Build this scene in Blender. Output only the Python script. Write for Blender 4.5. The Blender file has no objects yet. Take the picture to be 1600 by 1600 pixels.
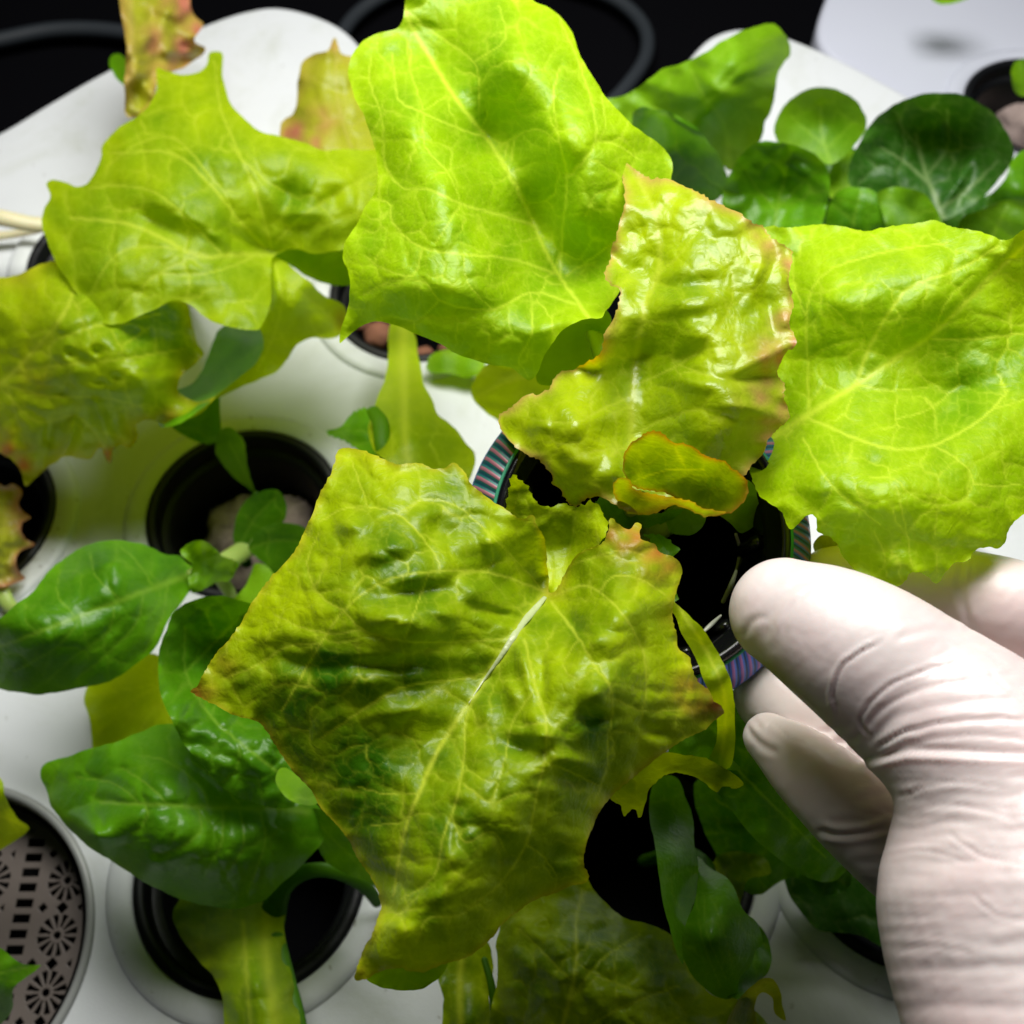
import bpy, math, random
import numpy as np
from mathutils import Vector, Matrix
from mathutils.geometry import tessellate_polygon

S = bpy.context.scene
COL = S.collection
CM = 0.01                                   # everything below is laid out in centimetres
# ------------------------------------------------------------------ camera, world, lamps, exposure
TILT, DIST, HFOV = math.radians(30), 30.0, math.radians(50)
CAM = np.array([0.0, -DIST*math.sin(TILT), DIST*math.cos(TILT)])
FW = np.array([0, math.sin(TILT), -math.cos(TILT)]); UP = np.array([0, math.cos(TILT), math.sin(TILT)])
TH = math.tan(HFOV/2)
cd = bpy.data.cameras.new('camera'); cam = bpy.data.objects.new('camera', cd); COL.objects.link(cam)
cd.sensor_width = 36; cd.lens = 18/TH; cd.clip_start = 0.005; cd.clip_end = 20
cam.location = CAM*CM; cam.rotation_euler = (TILT, 0, 0)
cd.dof.use_dof = True; cd.dof.focus_distance = 0.162; cd.dof.aperture_fstop = 26
S.camera = cam
W = bpy.data.worlds.new('World'); S.world = W; W.use_nodes = True
bg = W.node_tree.nodes['Background']; bg.inputs[0].default_value = (.55, .62, .75, 1); bg.inputs[1].default_value = 0.015

def lamp(name, loc, target, size, size_y, power, color):
    l = bpy.data.lights.new(name, 'AREA'); l.shape = 'RECTANGLE'; l.size = size*CM; l.size_y = size_y*CM
    l.energy = power; l.color = color
    o = bpy.data.objects.new(name, l); COL.objects.link(o); o.location = Vector(loc)*CM
    o.rotation_euler = (Vector(target)-Vector(loc)).to_track_quat('-Z', 'Y').to_euler(); return o
lamp('grow_lamp', (1.5, 12.5, 38), (1, 4.5, 4), 29, 18, 3.05, (1, .985, .95))
S.view_settings.view_transform = 'Standard'; S.view_settings.look = 'None'
S.view_settings.exposure = 0; S.view_settings.gamma = 1
S.cycles.max_bounces = 8; S.cycles.transmission_bounces = 6; S.cycles.use_denoising = True
S.cycles.caustics_reflective = False; S.cycles.caustics_refractive = False

# ------------------------------------------------------------------ helpers
def W3(x, y, z):
    """photo pixel (1600 wide) + height above the tray in cm -> world position in cm"""
    x = np.asarray(x, float); y = np.asarray(y, float); z = np.asarray(z, float)
    a = (x-800)/800*TH; b = (800-y)/800*TH
    dz = FW[2] + b*UP[2]
    t = (z-CAM[2])/dz
    return np.stack([a*t, CAM[1]+t*(FW[1]+b*UP[1]), z+0*t], -1)
def cmpp(y, z):                              # cm per photo pixel at that height
    b = (800-y)/800*TH
    return (z-CAM[2])/(FW[2]+b*UP[2])*TH/800
def to_px(P):                                # P (n,3) cm -> photo pixels
    v = P-CAM; d = v@FW
    return np.stack([800+v[:, 0]/d/TH*800, 800-(v@UP)/d/TH*800], 1)

class Noise:
    def __init__(s, seed):
        r = np.random.RandomState(seed); a = r.rand(256)*2*np.pi
        s.p = r.permutation(256); s.gx = np.cos(a); s.gy = np.sin(a); s.j = r.rand(256, 2)
    def h(s, i, j): return s.p[(s.p[i & 255]+j) & 255]
    def __call__(s, x, y):
        xi = np.floor(x).astype(int); yi = np.floor(y).astype(int); fx = x-xi; fy = y-yi
        u = fx**3*(fx*(fx*6-15)+10); v = fy**3*(fy*(fy*6-15)+10)
        def g(i, j):
            k = s.h(xi+i, yi+j); return s.gx[k]*(fx-i)+s.gy[k]*(fy-j)
        a = g(0, 0)*(1-u)+g(1, 0)*u; b = g(0, 1)*(1-u)+g(1, 1)*u
        return (a*(1-v)+b*v)*1.5
    def cells(s, x, y):                      # distance between the two nearest cell centres, and to the nearest
        xi = np.floor(x).astype(int); yi = np.floor(y).astype(int)
        f1 = np.full(x.shape, 9.); f2 = np.full(x.shape, 9.)
        for i in (-1, 0, 1):
            for j in (-1, 0, 1):
                k = s.h(xi+i, yi+j); d = np.hypot(xi+i+.1+.8*s.j[k, 0]-x, yi+j+.1+.8*s.j[k, 1]-y)
                f2 = np.where(d < f1, f1, np.minimum(f2, d)); f1 = np.minimum(f1, d)
        return f2-f1, f1

def seg_dist(X, Y, pts, closed=False, widths=None):
    """distance of points to a polyline; optional width interpolation -> d/width"""
    P = np.asarray(pts, float); Q = np.roll(P, -1, 0) if closed else P[1:]
    if not closed: P = P[:-1]
    best = np.full(X.shape, 1e9); bx = np.zeros(X.shape); by = np.zeros(X.shape); bt = np.zeros(X.shape)
    for k, (p, q) in enumerate(zip(P, Q)):
        d = q-p; L = d@d+1e-9
        t = np.clip(((X-p[0])*d[0]+(Y-p[1])*d[1])/L, 0, 1)
        cx = p[0]+t*d[0]; cy = p[1]+t*d[1]; dd = (X-cx)**2+(Y-cy)**2
        m = dd < best; best = np.where(m, dd, best); bx = np.where(m, cx, bx); by = np.where(m, cy, by); bt = np.where(m, (k+t)/len(P), bt)
    return np.sqrt(best), bx, by, bt

def crom(pts, n=5, closed=True):
    P = np.asarray(pts, float); N = len(P); out = []
    for i in range(N if closed else N-1):
        if closed: p0, p1, p2, p3 = P[i-1], P[i], P[(i+1) % N], P[(i+2) % N]
        else: p0, p1, p2, p3 = P[max(i-1, 0)], P[i], P[i+1], P[min(i+2, N-1)]
        l1 = np.linalg.norm(p1[:2]-p0[:2])**.5+1e-6; l2 = np.linalg.norm(p2[:2]-p1[:2])**.5+1e-6; l3 = np.linalg.norm(p3[:2]-p2[:2])**.5+1e-6
        m1 = (p2-p1)+l2*((p1-p0)/l1-(p2-p0)/(l1+l2)) if l1 > 1e-5 else p2-p1
        m2 = (p2-p1)+l2*((p3-p2)/l3-(p3-p1)/(l2+l3)) if l3 > 1e-5 else p2-p1
        for k in range(n):
            t = k/n
            out.append((2*t**3-3*t*t+1)*p1+(t**3-2*t*t+t)*m1+(-2*t**3+3*t*t)*p2+(t**3-t*t)*m2)
    if not closed: out.append(P[-1])
    return np.array(out)

def tps(ctrl):
    C = np.array(ctrl, float); n = len(C); xy = C[:, :2]/400
    r = np.linalg.norm(xy[:, None]-xy[None], axis=2); K = r*r*np.log(r+1e-9)+np.eye(n)*.002
    Pm = np.c_[np.ones(n), xy]; A = np.zeros((n+3, n+3)); A[:n, :n] = K; A[:n, n:] = Pm; A[n:, :n] = Pm.T
    A[n:, n:] -= np.eye(3)*1e-6
    w = np.linalg.solve(A, np.r_[C[:, 2], 0, 0, 0])
    def f(x, y):
        o = w[n]+w[n+1]*x/400+w[n+2]*y/400
        for i in range(n):
            q = (x/400-xy[i, 0])**2+(y/400-xy[i, 1])**2
            o = o+w[i]*.5*q*np.log(q+1e-12)
        return o
    return f

def add_mesh(name, V, F, mat, parent=None, smooth=True, attrs=None, mods=None):
    """V in cm, world (or local to the parent)"""
    me = bpy.data.meshes.new(name); V = np.asarray(V, float)*CM
    if isinstance(F, np.ndarray):
        me.vertices.add(len(V)); me.vertices.foreach_set('co', V.astype(np.float32).ravel())
        k = F.shape[1]; me.loops.add(F.size); me.loops.foreach_set('vertex_index', F.ravel().astype(np.int32))
        me.polygons.add(len(F)); me.polygons.foreach_set('loop_start', np.arange(0, F.size, k, dtype=np.int32))
        me.update(calc_edges=True); me.validate()
    else:
        me.from_pydata(V.tolist(), [], [tuple(f) for f in F]); me.update()
    me.polygons.foreach_set('use_smooth', np.full(len(me.polygons), smooth))
    for k, a in (attrs or {}).items():
        at = me.attributes.new(k, 'FLOAT', 'POINT'); at.data.foreach_set('value', a.astype(np.float32))
    me.materials.append(mat)
    o = bpy.data.objects.new(name, me); COL.objects.link(o)
    if parent is not None:
        o.parent = parent
    return o
def empty(name, loc, label, cat, group=None, rot=(0, 0, 0)):
    o = bpy.data.objects.new(name, None); COL.objects.link(o); o.location = Vector(loc)*CM; o.rotation_euler = rot
    o.empty_display_size = .01; o['label'] = label; o['category'] = cat
    if group: o['group'] = group
    return o
def tag(o, label, cat, group=None):
    o['label'] = label; o['category'] = cat
    if group: o['group'] = group
    return o
def local(o, V):                             # world cm -> parent's local cm
    M = Matrix.LocRotScale(o.location, o.rotation_euler, None).inverted()
    M = np.array(M); return (np.asarray(V)*CM)@M[:3, :3].T/CM+M[:3, 3]/CM

def lathe(prof, seg=96, c=(0, 0, 0)):
    a = np.linspace(0, 2*np.pi, seg, endpoint=False); V = []; F = []
    for r, z in prof:
        V.append(np.stack([c[0]+r*np.cos(a), c[1]+r*np.sin(a), np.full(seg, c[2]+z)], 1))
    for i in range(len(prof)-1):
        k = np.arange(seg); k2 = (k+1) % seg
        F.append(np.stack([i*seg+k, i*seg+k2, (i+1)*seg+k2, (i+1)*seg+k], 1))
    return np.concatenate(V), np.concatenate(F)
def tube(path, seg=20, flat=1.0, caps=True):
    """path rows x,y,z,r in cm"""
    P = crom(path, 6, False); n = len(P); V = []
    T = np.gradient(P[:, :3], axis=0); T /= np.linalg.norm(T, axis=1)[:, None]+1e-9
    up = np.array([0, 0, 1.]) if abs(T[0, 2]) < .9 else np.array([0, 1., 0])
    N = np.cross(T[0], up); N /= np.linalg.norm(N)
    a = np.linspace(0, 2*np.pi, seg, endpoint=False)
    rows = []
    for i in range(n):
        N = N-(N@T[i])*T[i]; N /= np.linalg.norm(N); B = np.cross(N, T[i]); rows.append((P[i, :3], N.copy(), B, P[i, 3], T[i]))
    if caps:
        pre = [(rows[0][0]-rows[0][4]*rows[0][3]*math.sin(t), rows[0][1], rows[0][2], rows[0][3]*math.cos(t)) for t in (1.5, 1.2, .9, .6, .3)]
        post = [(rows[-1][0]+rows[-1][4]*rows[-1][3]*math.sin(t), rows[-1][1], rows[-1][2], rows[-1][3]*math.cos(t)) for t in (.3, .6, .9, 1.2, 1.5)]
    else: pre = post = []
    R = pre+[r[:4] for r in rows]+post
    for c, N, B, r in R: V.append(c+r*(np.cos(a)[:, None]*N+flat*np.sin(a)[:, None]*B))
    F = []
    for i in range(len(R)-1):
        k = np.arange(seg); k2 = (k+1) % seg
        F.append(np.stack([i*seg+k, i*seg+k2, (i+1)*seg+k2, (i+1)*seg+k], 1))
    F = np.concatenate(F).tolist(); F.append(list(range(seg))[::-1]); F.append([(len(R)-1)*seg+k for k in range(seg)])
    return np.concatenate(V), F
def ptube(path, **k):                        # path rows: px, py, z, r in px
    return tube([list(W3(x, y, z))+[r*cmpp(y, z)] for x, y, z, r in path], **k)

# ------------------------------------------------------------------ materials
class NT:
    def __init__(s, name):
        s.m = bpy.data.materials.new(name); s.m.use_nodes = True; s.t = s.m.node_tree; s.t.nodes.clear()
        s.out = s.t.nodes.new('ShaderNodeOutputMaterial')
    def n(s, kind, **kw):
        nd = s.t.nodes.new('ShaderNode'+kind); ins = kw.pop('ins', {})
        for k, v in kw.items(): setattr(nd, k, v)
        for k, v in ins.items():
            if hasattr(v, 'bl_idname') or isinstance(v, bpy.types.NodeSocket): s.t.links.new(v, nd.inputs[k])
            else: nd.inputs[k].default_value = v
        return nd
    def mix(s, f, a, b, mode='MIX'):
        nd = s.t.nodes.new('ShaderNodeMix'); nd.data_type = 'RGBA'; nd.blend_type = mode
        for k, v in ((0, f), (6, a), (7, b)):
            if isinstance(v, bpy.types.NodeSocket): s.t.links.new(v, nd.inputs[k])
            else: nd.inputs[k].default_value = v if k == 0 or len(v) == 4 else (*v, 1)
        return nd.outputs[2]
    def math(s, op, a, b=0.0, c=0.0, clamp=False):
        nd = s.t.nodes.new('ShaderNodeMath'); nd.operation = op; nd.use_clamp = clamp
        for k, v in enumerate((a, b, c)):
            if isinstance(v, bpy.types.NodeSocket): s.t.links.new(v, nd.inputs[k])
            else: nd.inputs[k].default_value = v
        return nd.outputs[0]
    def link(s, a, b): s.t.links.new(a, b)

def leafmat(name, dark, light, vein=(.42, .55, .10), red=(.30, .045, .02), trans=.38, rough=.34, bump=.5, fine=1.0, coat=0.0, spec=.5):
    g = NT(name); tc = g.n('TexCoord').outputs['Object']
    at = lambda k: g.n('Attribute', attribute_name=k).outputs['Fac']
    n1 = g.n('TexNoise', ins={'Vector': tc, 'Scale': 170.0, 'Detail': 5.0, 'Roughness': .6}).outputs[0]
    n2 = g.n('TexNoise', ins={'Vector': tc, 'Scale': 900.0, 'Detail': 3.0, 'Roughness': .6}).outputs[0]
    tone = g.math('ADD', at('tone'), g.math('MULTIPLY_ADD', n1, .5, -.25), clamp=True)
    col = g.mix(tone, dark, light)
    col = g.mix(g.math('MULTIPLY', at('vein'), .74), col, vein)
    col = g.mix(g.math('MULTIPLY', g.math('MULTIPLY_ADD', n2, .6, -.08, clamp=True), .35), col, dark)
    rr = g.math('MULTIPLY', at('red'), g.math('MULTIPLY_ADD', n1, 1.4, .3, clamp=True), clamp=True)
    col = g.mix(rr, col, red)
    # fine leather-like wrinkles
    vo = g.n('TexVoronoi', feature='DISTANCE_TO_EDGE', ins={'Vector': tc, 'Scale': 620.0*fine, 'Randomness': 1.0}).outputs['Distance']
    wr = g.n('TexNoise', ins={'Vector': tc, 'Scale': 420.0*fine, 'Detail': 4.0, 'Roughness': .55, 'Distortion': 1.1}).outputs[0]
    h = g.math('ADD', g.math('MULTIPLY', g.math('MINIMUM', vo, .25), .9), g.math('MULTIPLY', wr, 1.6))
    b = g.n('Bump', ins={'Strength': bump*.62, 'Distance': .0004, 'Height': h}).outputs[0]
    rg = g.math('MULTIPLY_ADD', n1, .22, rough-.10)
    p = g.n('BsdfPrincipled', ins={'Base Color': col, 'Roughness': rg, 'Normal': b, 'Specular IOR Level': spec, 'Coat Weight': coat, 'Coat Roughness': .12})
    hs = g.n('HueSaturation', ins={'Hue': .488, 'Saturation': 1.3, 'Value': 1.45, 'Color': col}).outputs[0]
    t = g.n('BsdfTranslucent', ins={'Color': hs, 'Normal': b})
    mx = g.n('MixShader', ins={0: trans, 1: p.outputs[0], 2: t.outputs[0]})
    g.link(mx.outputs[0], g.out.inputs[0]); return g.m

def plain(name, color, rough=.5, metal=0, noise=0, nscale=300, bump=0, bscale=800, sss=0, spec=.5, coat=0, color2=None, stain=0):
    g = NT(name); tc = g.n('TexCoord').outputs['Object']
    n1 = g.n('TexNoise', ins={'Vector': tc, 'Scale': float(nscale), 'Detail': 5.0}).outputs[0]
    c2 = color2 or tuple(c*(1-noise) for c in color)
    col = g.mix(n1, color, c2)
    if stain:
        s1 = g.n('TexNoise', ins={'Vector': tc, 'Scale': 28.0, 'Detail': 7.0, 'Roughness': .7, 'Distortion': .8}).outputs[0]
        s2 = g.n('TexNoise', ins={'Vector': tc, 'Scale': 420.0, 'Detail': 2.0}).outputs[0]
        col = g.mix(g.math('MULTIPLY', g.n('MapRange', ins={0: s1, 1: .50, 2: .72}).outputs[0], stain), col, (.30, .33, .20))
        col = g.mix(g.math('MULTIPLY', g.n('MapRange', ins={0: s2, 1: .70, 2: .76}).outputs[0], stain*1.6), col, (.12, .10, .05))
        rough = g.math('MULTIPLY_ADD', s1, .35, rough-.15)
    p = g.n('BsdfPrincipled', ins={'Base Color': col, 'Roughness': rough, 'Metallic': metal, 'Specular IOR Level': spec, 'Coat Weight': coat, 'Subsurface Weight': sss})
    if sss: p.inputs['Subsurface Radius'].default_value = (1, .45, .3); p.inputs['Subsurface Scale'].default_value = .004
    if bump:
        n2 = g.n('TexNoise', ins={'Vector': tc, 'Scale': float(bscale), 'Detail': 3.0}).outputs[0]
        g.link(g.n('Bump', ins={'Strength': bump, 'Distance': .0003, 'Height': n2}).outputs[0], p.inputs['Normal'])
    g.link(p.outputs[0], g.out.inputs[0]); return g.m

M_lime = leafmat('lime_leaf', (.13, .31, .001), (.39, .60, .001), vein=(.66, .80, .06), trans=.42, rough=.42, bump=.5, spec=.35)
M_olive = leafmat('olive_leaf', (.035, .13, .001), (.43, .57, .001), vein=(.60, .68, .05), red=(.46, .17, .03), trans=.36, rough=.37, bump=.5, spec=.32)
M_gloss = leafmat('glossy_lime_leaf', (.10, .23, .002), (.41, .54, .002), vein=(.56, .64, .05), red=(.48, .16, .04), trans=.48, rough=.36, bump=.4, spec=.35)
M_redlime = leafmat('red_edged_leaf', (.13, .25, .001), (.43, .55, .001), vein=(.50, .58, .04), red=(.55, .24, .12), trans=.38, rough=.30, bump=.45, coat=.1, spec=.4)
M_matt = leafmat('soft_green_leaf', (.12, .26, .002), (.40, .54, .002), vein=(.56, .66, .05), trans=.50, rough=.46, bump=.3, spec=.3)
M_under = leafmat('leaf_underside', (.12, .30, .002), (.28, .48, .003), vein=(.3, .45, .05), trans=.45, rough=.5, bump=.3, spec=.2)
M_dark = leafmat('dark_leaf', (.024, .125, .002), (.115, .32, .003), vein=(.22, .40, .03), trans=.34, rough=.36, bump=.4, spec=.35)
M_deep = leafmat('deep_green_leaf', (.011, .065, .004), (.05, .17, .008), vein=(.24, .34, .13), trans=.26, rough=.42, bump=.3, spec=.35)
M_mid = leafmat('mid_green_leaf', (.07, .21, .002), (.18, .38, .004), vein=(.28, .48, .03), trans=.38, rough=.47, bump=.3, spec=.3)
M_brown = leafmat('bronze_leaf', (.18, .20, .004), (.38, .42, .015), vein=(.44, .42, .08), red=(.46, .18, .11), trans=.35, rough=.4, bump=.4, spec=.35)
M_stem = plain('pale_stem', (.40, .52, .14), .38, noise=.3, nscale=120, bump=.3, bscale=300, sss=.25, color2=(.26, .38, .06))
M_stemy = plain('cream_stem', (.62, .58, .36), .45, noise=.2, nscale=120, bump=.3, sss=.3)
M_white = plain('white_plastic', (.63, .655, .67), .38, noise=.10, nscale=35, bump=.25, bscale=2600, stain=.30)
M_white2 = plain('cool_white_plastic', (.50, .52, .60), .42, noise=.04, nscale=40, bump=.2, bscale=2000)
M_black = plain('black_plastic', (.003, .003, .004), .22, bump=.15, bscale=500)
M_blackmat = plain('matt_black_plastic', (.0035, .004, .005), .45, bump=.2, bscale=600, spec=.3)
M_table = plain('black_cloth', (.0015, .0015, .0025), .9, bump=.3, bscale=900, spec=.08)
M_hose = plain('grey_hose', (.022, .028, .034), .6)
M_plug = plain('growing_plug_fibre', (.17, .115, .10), .95, nscale=900, bump=1, bscale=1500, color2=(.42, .34, .31))
M_clay = plain('fired_clay', (.22, .085, .045), .85, noise=.5, nscale=400, bump=.8, bscale=900)
M_beige = plain('beige_plastic', (.14, .115, .10), .45, noise=.1, bump=.15)
M_rimgrey = plain('grey_plastic', (.30, .31, .30), .35, noise=.1)
M_root_glint = plain('pale_root_glint', (.55, .56, .50), .35, noise=.2)

# ------------------------------------------------------------------ leaves
QK, BK, UK = .56, .60, .80               # relief of quilting, waves and single blisters
def leaf(parent, pts, ctrl, mat, veins=(), step=3.5, quilt=.05, cell=62, fcell=20, bumps=(), red=(), edge=0.0, edgew=14,
         ser=0.0, wave=.10, big=.10, bigs=110, seed=1, tone=.55, spots=(), name='leaf', label=None, thick=.035, tv=.45, smoothn=5, puff=0.0, uk=1.0, dirs=None):
    R = Noise(seed); R2 = Noise(seed+77)
    P = crom(pts, smoothn)
    # slightly irregular margin everywhere
    Tq = np.roll(P, -1, 0)-np.roll(P, 1, 0); Tq /= np.linalg.norm(Tq, axis=1)[:, None]+1e-6
    sq = np.cumsum(np.linalg.norm(P-np.roll(P, 1, 0), axis=1))
    P = P+np.stack([Tq[:, 1], -Tq[:, 0]], 1)*(2.4*R(sq/38, sq*0+1.7)+1.2*R2(sq/13, sq*0+4.7))[:, None]
    if ser:
        # resample and add small irregular teeth along the margin
        L = np.r_[0, np.cumsum(np.linalg.norm(np.diff(np.vstack([P, P[:1]]), axis=0), axis=1))]
        m = int(L[-1]/2.5); s_ = np.linspace(0, L[-1], m, endpoint=False); Pc = np.vstack([P, P[:1]])
        P = np.stack([np.interp(s_, L, Pc[:, 0]), np.interp(s_, L, Pc[:, 1])], 1)
        T = np.roll(P, -2, 0)-np.roll(P, 2, 0); T /= np.linalg.norm(T, axis=1)[:, None]+1e-6
        area = .5*np.sum(P[:, 0]*np.roll(P[:, 1], -1)-np.roll(P[:, 0], -1)*P[:, 1]); sg = 1 if area > 0 else -1
        N = np.stack([T[:, 1], -T[:, 0]], 1)*sg
        ph = s_/(15+0*s_)+1.7*R(s_/60, s_*0+3.3); tooth = (ph % 1.0)**1.6
        amp = ser*(.35+1.1*np.clip(R2(s_/45, s_*0+9.1)+.45, 0, 1.4))
        P = P+N*((tooth-.4)*amp)[:, None]
    x0, y0 = P.min(0)-step*2; x1, y1 = P.max(0)+step*2
    nx = int((x1-x0)/step)+2; ny = int((y1-y0)/step)+2
    gx = x0+np.arange(nx)*step; gy = y0+np.arange(ny)*step
    X, Y = np.meshgrid(gx, gy)
    # even-odd fill by scanline
    ins = np.zeros(X.shape, bool); Pn = np.roll(P, -1, 0)
    for r_ in range(ny):
        yy = gy[r_]; m = (P[:, 1] > yy) != (Pn[:, 1] > yy)
        if m.any():
            xs = P[m, 0]+(yy-P[m, 1])*(Pn[m, 0]-P[m, 0])/(Pn[m, 1]-P[m, 1])
            ins[r_] = (np.searchsorted(np.sort(xs), gx) % 2) == 1
    quad = ins[:-1, :-1] | ins[1:, :-1] | ins[:-1, 1:] | ins[1:, 1:]
    use = np.zeros(X.shape, bool)
    use[:-1, :-1] |= quad; use[1:, :-1] |= quad; use[:-1, 1:] |= quad; use[1:, 1:] |= quad
    idx = -np.ones(X.shape, int); idx[use] = np.arange(use.sum())
    x = X[use]; y = Y[use]; inside = ins[use]
    d, bx, by, _ = seg_dist(x, y, P, True)
    x = np.where(inside, x, bx); y = np.where(inside, y, by); d = np.where(inside, d, 0)
    q = np.argwhere(quad)
    F = np.stack([idx[q[:, 0], q[:, 1]], idx[q[:, 0]+1, q[:, 1]], idx[q[:, 0]+1, q[:, 1]+1], idx[q[:, 0], q[:, 1]+1]], 1)
    z = tps(ctrl)(x, y)
    big = big*BK; wave = wave*.8
    z = z+big*R(x/bigs, y/bigs)*2+big*.8*R2(x/(bigs*.45), y/(bigs*.45))
    for b in bumps:
        bx_, by_, rx, ry, an, am = b; c_, s2 = math.cos(math.radians(an)), math.sin(math.radians(an))
        u = ((x-bx_)*c_+(y-by_)*s2)/rx; v = (-(x-bx_)*s2+(y-by_)*c_)/ry
        z = z+am*UK*uk*np.exp(-(u*u+v*v))
    z = z+wave*R(x/38+5, y/38)*np.exp(-d/26)*2.2
    # veins
    quilt = quilt*QK
    wx = x+9*R(x/40, y/40)+4*R2(x/14, y/14); wy = y+9*R2(x/40, y/40)+4*R(x/14+7, y/14)
    if dirs is not None:
        ca, sa = math.cos(math.radians(dirs)), math.sin(math.radians(dirs)); wx, wy = (wx*ca+wy*sa)*.62, (-wx*sa+wy*ca)
    c1, f1 = R.cells(wx/cell, wy/cell); c2, f2 = R2.cells(wx/fcell, wy/fcell)
    c3, f3 = R.cells(wx/(fcell*.5)+31, wy/(fcell*.5))
    dv = np.full(x.shape, 1e6); vm = np.zeros(x.shape); groove = np.zeros(x.shape)
    for v in veins:
        w0, w1 = v[0]; pl = crom(v[1], 4, False)
        bb = (x > pl[:, 0].min()-130) & (x < pl[:, 0].max()+130) & (y > pl[:, 1].min()-130) & (y < pl[:, 1].max()+130)
        if not bb.any(): continue
        xs, ys = x[bb]+1.6*R2(x[bb]/11, y[bb]/11), y[bb]+1.6*R(x[bb]/11, y[bb]/11)
        dd, _, _, t = seg_dist(xs, ys, pl); wd = w0+(w1-w0)*t
        dv[bb] = np.minimum(dv[bb], dd); vm[bb] = np.maximum(vm[bb], np.exp(-(dd/(wd*.78))**2)*(.55+.45*min(1, w0/5)))
        groove[bb] = np.maximum(groove[bb], np.exp(-(dd/(wd*2.6+3))**2)*min(1.4, .6+w0*.1))
    q1 = np.clip(c1*cell/30, 0, 1); q1 = q1*q1*(3-2*q1); q2 = np.clip(c2*fcell/10, 0, 1); q3 = np.clip(c3*fcell/7, 0, 1)
    mf = np.clip(d/25, 0, 1)
    z = z+quilt*(q1*1.0+.15*q2+.03*q3)*mf+quilt*.9*np.sin(np.clip(dv/42, 0, 1)*1.57)-quilt*.35*np.exp(-(c1*cell/5)**2)*mf-quilt*1.1*groove+quilt*.18*R(x/24, y/24)*mf+puff*np.sqrt(R2(x/52+9, y/46)**2+.004)
    tert = np.exp(-(c1*cell/3.0)**2)*tv*1.5*np.clip(.45+.9*R2(x/55, y/55), .0, 1)+np.exp(-(c2*fcell/2.4)**2)*.45*tv
    vm = np.maximum(vm, tert)
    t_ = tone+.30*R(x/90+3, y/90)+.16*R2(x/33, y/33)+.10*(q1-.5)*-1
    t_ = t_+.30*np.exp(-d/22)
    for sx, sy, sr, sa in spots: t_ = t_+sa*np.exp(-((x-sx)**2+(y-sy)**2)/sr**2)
    rd = np.zeros(x.shape)
    if edge:
        rd = edge*np.exp(-(d/(edgew*(.35+1.6*np.clip(R(x/70, y/70)+.45, 0, 1.5))))**1.3)
    for sx, sy, sr, sa in red: rd = np.maximum(rd, sa*np.exp(-((x-sx)**2+(y-sy)**2)/sr**2)*np.clip(.8+.8*R2(x/25, y/25), 0, 1.3))
    V = W3(x, y, z)
    V = local(parent, V) if parent is not None else V
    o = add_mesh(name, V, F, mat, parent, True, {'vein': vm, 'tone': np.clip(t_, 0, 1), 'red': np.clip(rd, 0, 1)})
    if label: o['label'] = label
    SURF[name if False else seed] = (x, y, z)
    return o
SURF = {}
def on_leaf(seed, px, py):
    x, y, z = SURF[seed]; i = np.argsort((x-px)**2+(y-py)**2)[:40]; return float(z[i].mean())

def stem(parent, path, mat=None, flat=.7, name='stem', label=None):
    V, F = ptube(path, flat=flat); 
    o = add_mesh(name, local(parent, V), F, mat or M_stem, parent)
    if label: o['label'] = label
    return o
#PART2
# ------------------------------------------------------------------ the setting: dark bench, trays
V = np.array([[-60, -40, -9], [60, -40, -9], [60, 110, -9], [-60, 110, -9]], float)
o = add_mesh('bench_top', V, [(0, 1, 2, 3)], M_table); o['kind'] = 'structure'

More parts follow.
